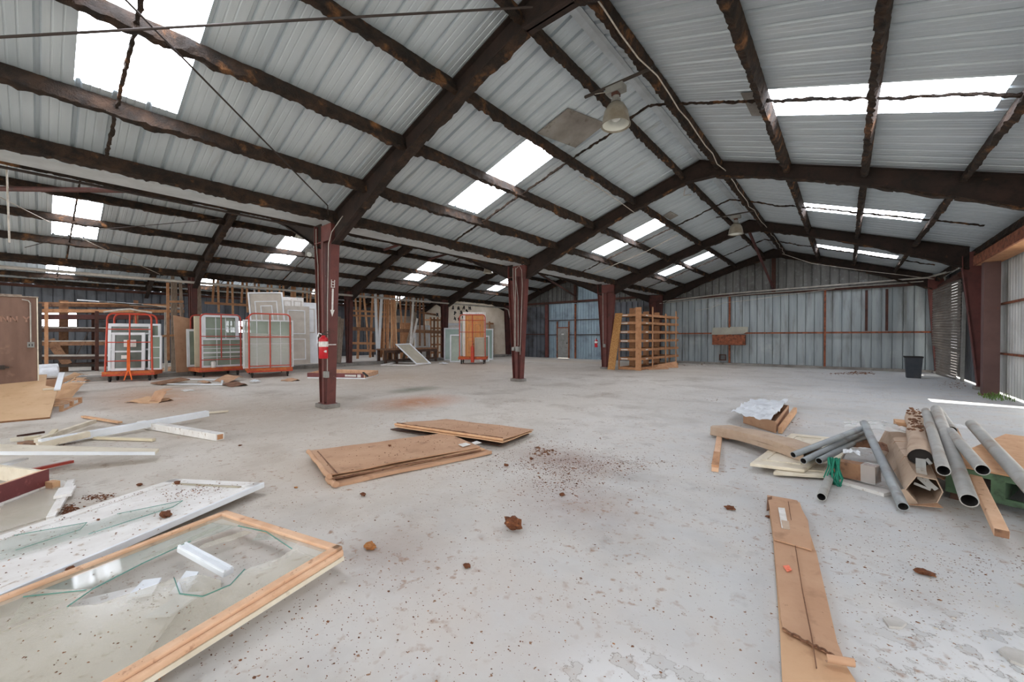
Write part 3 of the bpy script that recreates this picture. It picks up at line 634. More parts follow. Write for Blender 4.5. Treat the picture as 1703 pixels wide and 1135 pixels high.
# high bay lamps
def high_bay(p, label, ztop):
    x, y, z = p; t = thing('high_bay_lamp', label, 'ceiling lamp', (x, y, z), 'high bay lamps under the roof')
    c = (x, y, z)
    mb = MB(); mb.lathe([(.215, 0), (.222, .0), (.222, .012), (.208, .03), (.20, .10), (.175, .22), (.125, .31), (.07, .345), (.05, .36), (.045, .36), (.066, .335), (.118, .30), (.168, .215), (.193, .10), (.205, .02)], c, 28); mb.build('lamp_shade', 'lamp_glass', t, smooth=True)
    mb = MB(); mb.lathe([(.202, .022), (.190, .10), (.165, .21), (.115, .295), (.06, .33)], c, 28); mb.build('lamp_liner', 'lamp_inner', t, smooth=True)
    mb = MB(); mb.lathe([(.03, .345), (.035, .25), (.075, .16), (.07, .10), (.03, .07), (0, .068)], c, 16); mb.build('bulb', 'lamp_inner', t, smooth=True)
    mb = MB(); mb.lathe([(0, .355), (.075, .355), (.07, .40), (.05, .41), (.055, .45), (0, .45)], c, 14); mb.build('neck', 'box_grey', t)
    mb = MB(); mb.box(x-.05, y-.055, z+.45, x+.05, y+.055, z+.52); mb.build('junction_box', 'rust_dark', t)
    mb = MB(); mb.box(x-.14, y-.08, z+.50, x+.14, y+.08, z+.60); mb.build('ballast_box', 'box_grey', t, bevel=.006)
    h = MB(); h.tube([(x, y, z+.60), (x+.012, y, z+.62), (x+.012, y, ztop-.01), (x, y, ztop)], .007, 6); h.build('hook', 'dark_steel', t)
    h = MB(); h.tube([(x-.13, y, z+.53), (x-.2, y+.02, z+.6), (x-.36, y, ztop+.0)], .005, 5); h.build('power_cord', 'cable', t, smooth=True)
    return t
l1 = high_bay((-2.73, 5.75, 4.74), 'large bell shaped ceiling lamp hanging near the camera', 5.365)
l2 = copy_tree(l1); l2.location = (-2.70, 14.3, 4.74); l2['label'] = 'bell shaped ceiling lamp hanging at the third rafter, farther along the ridge'
for y, lb in ((5.75, 'slotted bar between the ridge purlins carrying the nearer ceiling lamp'), (14.3, 'slotted bar between the ridge purlins carrying the farther ceiling lamp')):
    mb = MB(); mb.bar((-3.27, y, 5.385), (-2.17, y, 5.385), .035, .035); o = mb.build('lamp_bar', 'dark_steel'); tag(o, lb, 'bar'); o['kind'] = 'structure'
for u, v, zz, lb in ((812, 455, 4.3, 'pale bell shaped lamp beside the second column knee in the middle span'), (507, 396, 4.0, 'pale bell shaped lamp behind the nearest column knee in the middle span')):
    p = fl(u, v, zz); c = copy_tree(l1); c.location = p; c['label'] = lb
    mb = MB(); mb.tube([(p.x, p.y, p.z+.6), (p.x, p.y, roofz(p.x)-.1)], .008, 6); o = mb.build('lamp_bar', 'dark_steel'); tag(o, 'hanger rod of the '+lb, 'bar'); o['kind'] = 'structure'
p = fl(520, 427, 4.35); t = thing('emergency_light', 'small boxy emergency light under the roof left of the nearest column', 'emergency light', p)
mb = MB(); mb.box(p.x-.1, p.y-.22, p.z, p.x+.1, p.y+.22, p.z+.26); mb.build('box', 'box_grey', t, bevel=.01)
for s_ in (-1, 1):
    mb = MB(); mb.lathe([(0, 0), (.06, .01), (.085, .07), (0, .08)], (p.x+.12, p.y+s_*.2, p.z+.02), 12, Matrix.Rotation(math.radians(90), 4, 'Y')); mb.build('lamp_head', 'lamp_inner', t, smooth=True)
mb = MB(); mb.tube([(p.x, p.y, p.z+.26), (p.x, p.y, roofz(p.x)-.08)], .012, 6); mb.build('hanger', 'dark_steel', t)
# electrical boxes on the columns
def ebox(x, y, z, w, h, label, cat='electrical box'):
    mb = MB(); mb.box(x-w/2, y-.07, z, x+w/2, y, z+h); o = mb.build('electrical_box', 'box_grey', loc=(x, y, z), bevel=.006); tag(o, label, cat); return o
ebox(XL+.26, FR[2]-.115, .66, .13, .13, 'grey outlet box low on the nearest column, right of the extinguisher')
ebox(XL+.09, FR[3]-.115, 1.0, .13, .17, 'pale switch box on the right side of the second column')
ebox(XL-.08, FR[3]-.125, 1.03, .10, .12, 'small grey outlet box on the left side of the second column')
ebox(XL-.02, FR[4]-.115, 1.0, .10, .15, 'small outlet box low on the third column')
# fire extinguishers
def extinguisher(p, label, s=1.):
    x, y, z = p; t = thing('fire_extinguisher', label, 'fire extinguisher', p, 'red fire extinguishers on columns')
    c = (x, y, z)
    k = s
    mb = MB(); mb.lathe([(0, 0), (.07*k, 0), (.078*k, .012*k), (.08*k, .34*k), (.07*k, .375*k), (.035*k, .40*k), (.028*k, .42*k), (0, .42*k)], c, 20); b = mb.build('cylinder', 'extinguisher', t, smooth=True)
    mb = MB(); mb.lathe([(.0813*k, .215*k), (.0813*k, .31*k)], c, 20); mb.build('label', 'label_white', t)['label'] = 'white instruction label with small blue print'
    mb = MB(); mb.add([(x+.076*k, y-.035*k, z+.13*k), (x+.079*k, y+.0, z+.105*k), (x+.079*k, y+0, z+.155*k)], [(0, 1, 2)]); mb.slab([(x+.082*k, y-.03*k, z+.13*k), (x+.082*k, y+.02*k, z+.105*k), (x+.082*k, y+.02*k, z+.155*k)], (.001, 0, 0)); mb.build('arrow_mark', 'label_white', t)
    mb = MB(); mb.box(x-.02*k, y-.035*k, z+.42*k, x+.02*k, y+.035*k, z+.455*k); mb.bar((x, y-.04*k, z+.45*k), (x, y+.11*k, z+.50*k), .022*k, .012*k); mb.bar((x, y-.03*k, z+.455*k), (x, y+.10*k, z+.44*k), .022*k, .01*k); mb.build('handle', 'dark_steel', t)
    mb = MB(); mb.tube([(x, y-.03*k, z+.44*k), (x+.02*k, y-.09*k, z+.46*k), (x+.03*k, y-.125*k, z+.38*k), (x+.03*k, y-.12*k, z+.28*k)], .011*k, 7); mb.build('hose', 'plastic_white', t, smooth=True)
    mb = MB(); mb.bar((x-.0, y+.03, z+.25*k), (x-.0, y+.26, z+.25*k), .02, .02); mb.build('bracket', 'label_white', t)
    return t
pe = aX(542, 591.5, XL+.22); extinguisher((XL+.30, FR[2]-.22, 1.06), 'large red fire extinguisher on the nearest column', 1.12)
extinguisher((XL-.42, FR[4]-.2, 1.0), 'small red fire extinguisher on the third column', .9)
# stencilled arrow on the column: white downward arrow with a word above
t = thing('arrow_sign', 'white downward arrow painted on the nearest column above the extinguisher', 'sign', (XL+.19, FR[2]-.135, 1.62))
mb = MB(); y = FR[2]-.108; xx = XL+.12
# on the right flange face (towards the camera side)
def onf(dx, z): return (XL+.15+.0647*(z+.3-.1)+.019, FR[2]-.03+dx, z+.3)
for (a, b, c, d) in ((-.018, 1.72, .018, 2.20),): mb.slab([onf(a, b), onf(c, b), onf(c, d), onf(a, d)], (.003, 0, 0))
mb.slab([onf(-.045, 1.76), onf(.045, 1.76), onf(0, 1.62)], (.003, 0, 0)); mb.build('arrow', 'label_white', t)
mb = MB()
for z in (2.22, 2.275, 2.33):
    mb.slab([onf(-.04, z), onf(.04, z), onf(.04, z+.014), onf(-.04, z+.014)], (.003, 0, 0)); mb.slab([onf(-.04, z), onf(-.026, z), onf(-.026, z+.05), onf(-.04, z+.05)], (.003, 0, 0)); mb.slab([onf(.026, z), onf(.04, z), onf(.04, z+.05), onf(.026, z+.05)], (.003, 0, 0))
mb.build('stencil_letters', 'label_white', t)
# folded sheet metal hood on the back wall, small vent, junk on the wall
t = thing('sheet_metal_hood', 'folded beige metal sheet with a rusty lower half on the back wall girt', 'metal sheet', (-4.66, yb-.1, 1.05))
mb = MB(); mb.slab([(-5.50, yb-.11, 1.60), (-5.42, yb-.11, 1.55), (-4.0, yb-.11, 1.63), (-3.82, yb-.11, 1.74), (-3.80, yb-.11, 1.98), (-4.62, yb-.11, 1.99), (-4.66, yb-.11, 1.93), (-4.72, yb-.11, 1.97), (-5.45, yb-.11, 1.96)], (0, -.02, 0)); mb.build('flap', 'sheetmetal_box', t)
mb = MB(); mb.box(-5.42, yb-.35, 1.05, -3.90, yb-.09, 1.58); mb.build('box', 'rust', t, bevel=.01)
t = thing('vent_grille', 'small rusty square vent grille low on the back wall', 'vent', (-5.0, yb-.02, .25))
mb, _ = frame_mb((-5.15, yb-.06, .22), (-4.82, yb-.06, .22), (-4.82, yb-.06, .55), (-5.15, yb-.06, .55), .05, (0, .05, 0)); mb.build('frame', 'rust_dark', t)
mb = MB()
for k in range(5): mb.box(-5.12, yb-.045, .27+.055*k, -4.85, yb-.035, .295+.055*k)
mb.build('louvers', 'dark_steel', t)
# buckled roller door between the last two right frames
t = thing('roller_door', 'buckled grey roller shutter sagging off its track on the right wall', 'roller shutter', (2.95, 21.4, 0), kind='thing')
def slats(corners, n, nm):
    a, b, c, d = [Vector(p) for p in corners]     # bottom far, bottom near, top near, top far
    mb = MB()
    for i in range(n):
        f0, f1 = i/n, (i+.86)/n
        p = [a.lerp(d, f0), b.lerp(c, f0), b.lerp(c, f1), a.lerp(d, f1)]
        m0 = [(p[0]+p[3])/2+Vector((-.022, 0, 0)), (p[1]+p[2])/2+Vector((-.022, 0, 0))]
        mb.add([p[0], p[1], m0[1], m0[0], p[2], p[3]], [(0, 1, 2, 3), (3, 2, 4, 5)])
        q = [a.lerp(d, f1), b.lerp(c, f1), b.lerp(c, (i+1)/n), a.lerp(d, (i+1)/n)]
        mb.add([x+Vector((.012, 0, 0)) for x in q], [(0, 1, 2, 3)])
    mb.build(nm, 'roll_slat', t)
slats(((2.62, 22.7, 1.12), (2.90, 19.55, .98), (2.90, 19.50, 3.40), (2.62, 22.7, 3.32)), 24, 'upper_curtain')
slats(((2.72, 22.6, .0), (2.88, 20.0, .0), (2.91, 19.62, 1.0), (2.70, 22.7, 1.12)), 11, 'lower_curtain')
mb = MB(); mb.slab([(2.90, 19.6, .0), (2.90, 19.42, .0), (2.86, 18.98, 2.9), (2.86, 19.12, 2.9)], (.07, 0, 0)); mb.build('guide_track', 'box_grey', t)
mb = MB(); mb.tube([(2.88, 23.0, 3.45), (2.88, 19.3, 3.5)], .11, 12); mb.build('roll', 'rust_dark', t)
# bright outdoor weeds by the wall foot
t = tag(MB().build('weeds', 'weeds'), 'small green weeds at the foot of the right wall by the brown post', 'weeds', kind='stuff')
mb = MB(); rnd = random.Random(11)
for i in range(90):
    x, y = rnd.uniform(2.55, 3.0), rnd.uniform(14.2, 15.2); a = rnd.uniform(0, 6.28); h = rnd.uniform(.04, .16); d = Vector((math.cos(a), math.sin(a), 0))
    p = Vector((x, y, 0)); s_ = d.cross(Vector((0, 0, 1)))*.008
    mb.add([p-s_, p+s_, p+d*h*.4+Vector((0, 0, h*.8))+s_, p+d*h*.4+Vector((0, 0, h*.8))-s_, p+d*h*.9+Vector((0, 0, h*.7))], [(0, 1, 2, 3), (3, 2, 4)])
bpy.data.objects.remove(t); tag(mb.build('weeds', 'weeds'), 'small green weeds at the foot of the right wall by the brown post', 'weeds', kind='stuff')
# black bin in the back right corner
t = thing('trash_bin', 'black square tapered trash bin in the back right corner', 'bin', (1.86, 20.2, 0))
mb = MB()
def ring(w, z): w *= .62; z *= .86; return [(1.86-w, 20.2-w, z), (1.86+w, 20.2-w, z), (1.86+w, 20.2+w, z), (1.86-w, 20.2+w, z)]
A, B_, C_, D_ = ring(.29, .0), ring(.36, .88), ring(.34, .88), ring(.275, .03)
mb.add(A+B_+C_+D_, [(3, 2, 1, 0)]+[(i+4*k, (i+1) % 4+4*k, (i+1) % 4+4*k+4, i+4*k+4) for k in range(3) for i in range(4)]+[(12, 13, 14, 15)]); mb.build('body', 'trash_blue', t)
mb, _ = frame_mb(*ring(.385, .84), .05, (0, 0, .05)); mb.build('rim', 'rubber', t)
# ================================================================== PILE OF PIPES, CARTONS AND BOARDS, FRONT RIGHT
def hollow_pipe(p0, p1, r, label, group, m='grey_pipe', cat='pipe', n=18):
    """p0 = far end, p1 = near open end"""
    p0, p1 = Vector(p0), Vector(p1); c = (p0+p1)/2
    t = thing('steel_pipe', label, cat, (c.x, c.y, min(p0.z, p1.z)-r), group)
    d = (p1-p0).normalized(); mb = MB()
    mb.tube([p0, p1], r, n, caps=False)
    k = len(mb.v); ref = d.cross(Vector((0, 0, 1))).normalized(); y = d.cross(ref)
    ring = lambda p, rr: [p+(ref*math.cos(2*math.pi*j/n)+y*math.sin(2*math.pi*j/n))*rr for j in range(n)]
    for p, s_ in ((p1, -1), (p0, 1)):
        k = len(mb.v); mb.v += ring(p, r)+ring(p, r*.86); mb.f += [(k+j, k+(j+1) % n, k+n+(j+1) % n, k+n+j) for j in range(n)]
    mb.build('tube', m, t, smooth=True)
    ins = MB(); ins.tube([p0, p1], r*.86, n, caps=False); ins.build('bore', 'pipe_inside', t, smooth=True)
    return t
G1, G2 = 'thin grey pipes bundled on the white panels', 'grey pipes lying across the green crate'
# white panels at the bottom
def panel_door(name, pts, th, label, inset=.10, m='cream', cat='door panel', n_in=1):
    P = [Vector(p) for p in pts]; c = sum(P, Vector())/4
    t = thing(name, label, cat, (c.x, c.y, min(p.z for p in P)))
    ex = (P[1]-P[0]); ey = (P[3]-P[0]); up = ex.cross(ey).normalized()
    if up.z < 0: up = -up
    mb = MB(); mb.slab(P, up*th); mb.build('slab', m, t, bevel=.006)
    q = [P[0]+ex*a+ey*b+up*th for a, b in ((.14, .10), (.86, .10), (.86, .90), (.14, .90))]
    mb, I = frame_mb(*q, .035, up*.009); mb.build('moulding', m, t)
    return t
panel_door('panel_door', [fl(1247, 776, .06), fl(1338, 787, .06), (.03, 7.1, .06), (-.60, 7.0, .06)], .035, 'cream white panel door lying flat under the three thin pipes')
panel_door('panel_door', [fl(1286, 791, .02), fl(1378, 797, .02), fl(1408, 752, .02), fl(1330, 745, .02)], .035, 'smaller white panel lying partly under the cream panel door')
# long wrapped board
p0, p1 = fl(1197, 716, .09), fl(1330, 752, .15)
t = thing('wrapped_board', 'long brown paper wrapped board with a torn sleeve, left of the pipe pile', 'wrapped board', (p0.x, p0.y, 0))
mb = MB(); d = (p1-p0).normalized(); sd = d.cross(Vector((0, 0, 1))).normalized()
def wb(u, v):
    p = p0.lerp(p0+d*1.55, u); a = v*2*math.pi; w_ = .155+.02*noise.noise((u*4, v*3, 1)); h = .075+.012*noise.noise((u*6, v*3, 4))
    sx = max(-1, min(1, 1.35*math.cos(a))); sz = max(-1, min(1, 1.35*math.sin(a)))
    return p+sd*(sx*w_)+Vector((0, 0, sz*h+.0+.035*math.sin(u*3.1)))
mb.grid(wb, 26, 20); k = len(mb.v); mb.build('sleeve', 'card_grey', t, smooth=True)
mb = MB(); q = p0-d*.005; mb.bar(q, q+d*.35, .27, .12); mb.build('board_core', 'wood_old', t)
# short batten on the floor at left
a, b = fl(1189, 782, .025), fl(1198, 716, .025)
t = thing('timber_batten', 'short thin timber batten on bare floor at the left tip of the pile', 'batten', (a.x, a.y, 0))
mb = MB(); mb.bar(a, b, .07, .045); mb.build('batten', 'wood_pink', t, bevel=.004)
mb = MB(); mb.bar(a.lerp(b, .02), a.lerp(b, .30), .072, .02); mb.v = [v_+Vector((0, 0, .03)) for v_ in mb.v]; mb.build('block', 'wood', t)
mb = MB(); mb.bar(a.lerp(b, .78), a.lerp(b, .84), .074, .049); mb.build('tape_band', 'label_white', t)
# open carton with plastic sheet
c0 = fl(1290, 716); t = thing('open_carton', 'low open cardboard tray under a crumpled plastic sheet', 'carton', (c0.x, c0.y, 0))
A, B_, C_, D_ = fl(1236, 704), fl(1290, 721), fl(1312, 690), fl(1262, 684)
mb = MB()
for a, b in ((A, B_), (B_, C_), (C_, D_), (D_, A)): mb.slab([a, b, b+Vector((0, 0, .18)), a+Vector((0, 0, .18))], (b-a).cross(Vector((0, 0, 1))).normalized()*-.012)
mb.slab([A, B_, C_, D_], (0, 0, .01)); mb.build('tray', 'card', t)
mb = MB(); mb.bar(B_+Vector((.06, -.02, .06)), C_+Vector((.1, 0, .1)), .05, .1); mb.build('side_strip', 'wood_light', t)
mb = MB()
def pl(u, v):
    p = A.lerp(B_, u).lerp(D_.lerp(C_, u), v); p = p+(p-(A+C_)/2)*.25
    return Vector((p.x-.1, p.y+.05, .20+.05*noise.noise(p*5)+.045*noise.noise(p*11)+(.10*(u-.5) if u > .5 else 0)))
mb.sheet(pl, 20, 20, (0, 0, -.004)); o = mb.build('plastic_sheet', 'plastic_white', smooth=True); tag(o, 'crumpled whitish plastic sheet draped over the open cardboard tray', 'plastic sheet')
# three thin pipes in a bundle, one short below, one long one crossing
def at_len(u0, v0, z0, u1, v1, z1): return fl(u0, v0, z0), fl(u1, v1, z1)
for (u0, v0, z0, u1, v1, z1), lb in (((1436, 712, .42, 1319, 757, .20), 'thin grey pipe, leftmost of the bundle of three'), ((1440, 716, .345, 1336, 767, .17), 'thin grey pipe, middle of the bundle of three'), ((1444, 724, .27, 1362, 767, .17), 'thin grey pipe, rightmost of the bundle of three')):
    a, b = at_len(u0, v0, z0, u1, v1, z1); hollow_pipe(a, b, .032, lb, G1, n=16)
a, b = fl(1388, 775, .055), fl(1366, 827, .05); hollow_pipe(a, b, .036, 'short grey pipe on the floor under the white panels', G1, 'grey_pipe_dusty')
a, b = fl(1437, 704, .46), fl(1502, 843, .05); hollow_pipe(a, b, .039, 'thin grey pipe slanting down alone to the floor beside the torn carton tube', G1)
# wooden beam with wrapped end and green twine
a, b = fl(1386, 776, .12), fl(1460, 790, .14); c = (a+b)/2
t = thing('timber_block', 'thick timber block wrapped in film with green twine beside it', 'timber', (c.x, c.y, 0))
mb = MB(); mb.bar(a, b, .14, .16); mb.build('block', 'wood_old', t, bevel=.006)
mb = MB(); mb.bar(a.lerp(b, .70)+Vector((0, 0, .004)), b+(b-a)*.01, .15, .172); mb.build('film_wrap', 'plastic_film', t)
p = fl(1386, 772, .2); mb = MB(); rnd = random.Random(5)
for i in range(22):
    q = p+Vector((rnd.uniform(-.05, .05), rnd.uniform(-.05, .05), 0)); mb.tube([q+Vector((0, 0, .06)), q+Vector((rnd.uniform(-.02, .02), 0, -.03)), q+Vector((rnd.uniform(-.03, .03), -.02, -.14)), q+Vector((rnd.uniform(-.04, .04), -.03, -.2))], .006, 5)
o = mb.build('twine', 'green_twine', smooth=True); tag(o, 'tangle of green twine hanging below the thin pipe bundle', 'twine', kind='stuff')
# white board on the floor under the block
a, b = fl(1385, 795, .015), fl(1478, 822, .015); mb = MB(); mb.bar(a, b, .16, .03); tag(mb.build('white_board', 'white_dirty', loc=(a.x, a.y, 0)), 'narrow white board on the floor under the timber block', 'board')
# large carton, slanting kraft panel; torn octagonal tube with metal parts
def quad_board(name, pts, th, m, label, cat, extra=None):
    P = [Vector(p) for p in pts]; c = sum(P, Vector())/len(P); n_ = (P[1]-P[0]).cross(P[2]-P[0]).normalized()
    if n_.z < 0: n_ = -n_
    mb = MB(); mb.slab(P, n_*-th); o = mb.build(name, m, loc=(c.x, c.y, min(p.z for p in P)-th)); return tag(o, label, cat)
ax0, ax1 = fl(1538, 820, .13), fl(1492, 730, .15)       # axis of the large kraft carton tube (near end, far end)
t = thing('carton_tube', 'large torn hexagonal cardboard carton lying open end forward', 'carton', (ax0.x, ax0.y, 0))
d = (ax1-ax0).normalized(); sd = d.cross(Vector((0, 0, 1))).normalized(); upv = sd.cross(d); Lh = (ax1-ax0).length
hexa = [onp(u, v, d, d.dot(ax0)) for u, v in ((1504, 815), (1524, 791), (1558, 798), (1569, 819), (1559, 838), (1527, 842))]
hexa = [Vector((p.x, p.y, max(p.z, .012))) for p in hexa]; hc = sum(hexa, Vector())/6
r0 = hexa; r1 = [onp(u, v, d, d.dot(ax1)) for u, v in ((1460, 738), (1474, 712), (1516, 712), (1527, 728), (1520, 744), (1480, 752))]; r1 = [Vector((p.x, p.y, max(p.z, .012))) for p in r1]; r1i = [ax1-d*.05+(p-ax1)*.93 for p in r1]; r0i = [hc+(p-hc)*.93+d*.002 for p in hexa]
mb = MB(); mb.add(r0+r1+r1i+r0i, [(a*6+i, a*6+(i+1) % 6, ((a+1) % 4)*6+(i+1) % 6, ((a+1) % 4)*6+i) for a in (0, 1, 2, 3) for i in range(6)]+[tuple(range(12, 18))])
mb.build('carton_shell', 'card_grey', t)
mb = MB(); mb.slab([hexa[5], hexa[4], hexa[4]-d*.10+sd*.02, hexa[5]-d*.07+sd*-.10], (0, 0, .006)); mb.build('torn_flap', 'card', t)
mb = MB(); mb.slab([hexa[0], hexa[5], hexa[5]-d*.05-sd*.06, hexa[0]-d*.07-sd*.05], (0, 0, .006)); mb.build('torn_flap', 'card_grey', t)
mb = MB()
for k_ in (.30, .62):
    for a_, b_ in zip(hexa[:3], hexa[1:3]): ia, ib = hexa.index(a_), hexa.index(b_); mb.bar(a_.lerp(r1[ia], k_)+Vector((0, 0, .004)), b_.lerp(r1[ib], k_)+Vector((0, 0, .004)), .01, .004)
mb.build('crease_line', 'card', t)
# rolled wrap on top with metal strips
b0, b1 = fl(1531, 762, .40), fl(1519, 690, .42)
t = thing('paper_roll', 'dirty paper wrapped roll with grey metal strips sticking out, on the torn carton', 'wrapped roll', (b0.x, b0.y, b0.z-.1))
mb = MB(); mb.tube([b0.lerp(b1, i/8) for i in range(9)], [.082+.010*math.sin(i*2.1) for i in range(9)], 16, False); mb.jitter(.014, 9, 2); mb.build('paper_sleeve', 'card_grey', t, smooth=True)
dd_ = (b1-b0).normalized(); mb = MB(); mb.lathe([(0, 0), (.078, 0)], b0+dd_*.04, 14, dd_.to_track_quat('Z', 'Y').to_matrix().to_4x4()); mb.build('dark_core', 'pipe_inside', t)
mb = MB()
for i in range(90):
    f = rnd.uniform(.35, 1.0); q = b0.lerp(b1, f)+Vector((rnd.gauss(0, .035), rnd.uniform(-.05, .05), .075+rnd.uniform(0, .02))); s_ = rnd.uniform(.006, .02); mb.lathe([(0, -s_), (s_, -s_*.3), (s_*.8, s_*.4), (0, s_*.7)], q, 6)
mb.jitter(.008, 30, 1); dc = mb.build('debris_crust', 'card_dark', t); dc['kind'] = 'stuff'; dc['label'] = 'brown crumbly debris lying on the roll'
def nearp(u, v, k): return onp(u, v, dd_, dd_.dot(b0)-k)
for w_, pth in ((.032, ((1527, 763, -.02), (1527, 779, .05), (1530, 798, .06))), (.034, ((1535, 764, -.02), (1536, 784, .05), (1541, 800, .07), (1558, 815, .08))), (.026, ((1541, 764, -.02), (1548, 772, .04))), (.03, ((1531, 797, .06), (1549, 813, .07))), (.022, ((1520, 804, .05), (1548, 815, .06)))):
    mb = MB(); P_ = [nearp(*q) for q in pth]
    for p, q in zip(P_, P_[1:]): mb.bar(p, q, w_, .008, dd_)
    mb.build('metal_strip', 'grey_pipe_dusty', t)
# green crate
g0, g1 = fl(1572, 830), fl(1703, 862); e = (g1-g0).normalized(); back = Vector((-e.y, e.x, 0))
if back.y < 0: back = -back
t = thing('green_crate', 'weathered green painted pallet crate under the pipes', 'pallet', (g0.x, g0.y, 0))
Lg, Dg = 1.55, 2.3
def gp(a, b, z): return g0+e*a+back*b+Vector((0, 0, z))
for a0, a1, z0, z1, nm in ((0, Lg, .07, .12, 'bottom_rail'), (0, Lg, .26, .31, 'top_rail')):
    mb = MB(); mb.slab([gp(a0, 0, z0), gp(a1, 0, z0), gp(a1, .04, z0), gp(a0, .04, z0)], (0, 0, z1-z0)); mb.build(nm, 'green_paint', t)
for a0 in (0, .27, .55, .88, 1.22, 1.50):
    mb = MB(); mb.slab([gp(a0, .003, .10), gp(a0+.08, .003, .10), gp(a0+.08, Dg, .10), gp(a0, Dg, .10)], (0, 0, .17)); mb.build('stringer', 'green_paint', t)
mb = MB(); mb.slab([gp(0, .05, .26), gp(Lg, .05, .26), gp(Lg, Dg, .26), gp(0, Dg, .26)], (0, 0, .05)); mb.build('deck', 'green_paint', t)
for a0 in (.02, 1.4):
    mb = MB(); mb.slab([gp(a0, .05, 0), gp(a0+.1, .05, 0), gp(a0+.1, .9, 0), gp(a0, .9, 0)], (0, 0, .10)); mb.build('foot', 'wood_dark', t)
# plywood sheets on the crate
quad_board('plywood_sheet', [gp(-.05, .02, .325), gp(Lg, .02, .325), gp(Lg, 2.1, .345), gp(.02, 2.1, .345)], .014, 'wood_light', 'plywood sheet lying on the green crate under the pipes', 'board')
quad_board('cardboard_sheet', [gp(.9, .45, .375), gp(1.9, .3, .36), gp(2.2, 1.9, .40), gp(.85, 2.4, .40)], .012, 'card_light', 'sheet of brown cardboard on the plywood right of the pipes', 'cardboard sheet')
quad_board('cardboard_sheet', [gp(-.24, .22, .17), gp(-.02, .04, .17), gp(-.02, .9, .30), gp(-.30, .9, .28)], .012, 'card', 'folded cardboard strip against the left end of the green crate', 'cardboard sheet')
# plastic bags / film crumples on the pile
def crumple(name, c, sx, sy, sz, label, m='plastic_film', seed=0, cat='plastic wrap', rz=0):
    c = Vector(c); mb = MB(); cr, sr = math.cos(rz), math.sin(rz)
    def fn(u, v):
        x, y = (u-.5)*2, (v-.5)*2; k = noise.fractal(Vector((x*2.2, y*2.2, seed*3.3)), 1, 2, 3); rr = max(0, 1-.5*(x*x+y*y))
        X, Y_ = x*sx+.08*sx*noise.noise((x*3, y*3, seed)), y*sy+.08*sy*noise.noise((x*3, y*3, seed+9))
        return c+Vector((X*cr-Y_*sr, X*sr+Y_*cr, max(.002, sz*(.25+.75*rr*(.55+.7*k)))))
    mb.sheet(fn, 16, 16, (0, 0, -.004)); o = mb.build(name, m, smooth=True, loc=c); return tag(o, label, cat)
crumple('plastic_wrap', fl(1455, 716, .30), .30, .22, .14, 'clear crumpled plastic behind the thin pipe bundle', seed=1)
crumple('plastic_wrap', fl(1416, 757, .225), .07, .06, .08, 'small lump of plastic on the timber block', 'plastic_white', 2)
crumple('plastic_wrap', fl(1586, 714, .40), .14, .07, .08, 'strip of plastic bridging the grey pipes', 'plastic_white', 3, rz=.3)
crumple('plastic_wrap', gp(1.15, .9, .38), .34, .16, .07, 'white plastic strip on the plywood right of the pipes', 'plastic_white', 4, rz=-.6)
crumple('plastic_wrap', gp(1.75, 1.1, .40), .30, .16, .10, 'white plastic sheet at the right edge of the pile', 'plastic_white', 6, rz=-.4)
crumple('paper_scrap', fl(1445, 745, .18), .16, .2, .10, 'crumpled brown paper scraps between thin pipes and carton', 'card_dark', 7, 'paper')
for (u, v, z, s_, lb) in ((1505, 706, .34, .10, 'small wood block behind the kraft panel'), (1528, 722, .36, .09, 'small wood block beside the paper roll')):
    p = fl(u, v, z); mb = MB(); mb.box(p.x-s_, p.y-s_*1.3, 0.02, p.x+s_, p.y+s_*1.3, z+.04); tag(mb.build('wood_block', 'wood_light', loc=(p.x, p.y, 0), bevel=.005), lb, 'wood block')
# large pipes and timber across the crate
for (u0, v0, z0, u1, v1, z1), r, lb in (((1540, 684, .55, 1569, 783, .42), .043, 'large grey pipe right beside the paper roll'), ((1557, 681, .60, 1612, 833, .28), .051, 'longest large grey pipe reaching the floor side of the crate'), ((1580, 718, .50, 1634, 782, .44), .043, 'large grey pipe with plastic caught across it'), ((1616, 706, .50, 1760, 862, .40), .050, 'large grey pipe running off the right side of the picture')):
    a, b = at_len(u0, v0, z0, u1, v1, z1); hollow_pipe(a, b, r, lb, G2, 'grey_pipe_dusty')
a, b = fl(1563, 684, .42), fl(1583, 716, .47)
hollow_pipe(a, b, .043, 'far end of a grey pipe behind the plastic strip', G2, 'grey_pipe_dusty')
a, b = fl(1585, 716, .42), fl(1666, 888, .12); c = (a+b)/2
t = thing('timber_stick', 'long squared timber lying among the large grey pipes', 'timber', (c.x, c.y, 0))
mb = MB(); mb.bar(a, b, .072, .06); mb.build('stick', 'wood_pink', t, bevel=.006)
mb = MB(); mb.bar(b-(b-a).normalized()*.004, b+(b-a).normalized()*.005, .066, .054); mb.build('end_grain', 'wood_old', t)
for (q0, q1, lb) in ((gp(1.55, 2.0, .42), gp(2.9, 2.2, .42), 'thin brown stick at the right edge behind the pile'), (gp(1.7, 1.8, .40), gp(2.8, 1.7, .40), 'second thin brown stick at the right edge behind the pile')):
    mb = MB(); mb.bar(q0, q1, .06, .05); tag(mb.build('timber_stick', 'wood_old', loc=q0), lb, 'timber')
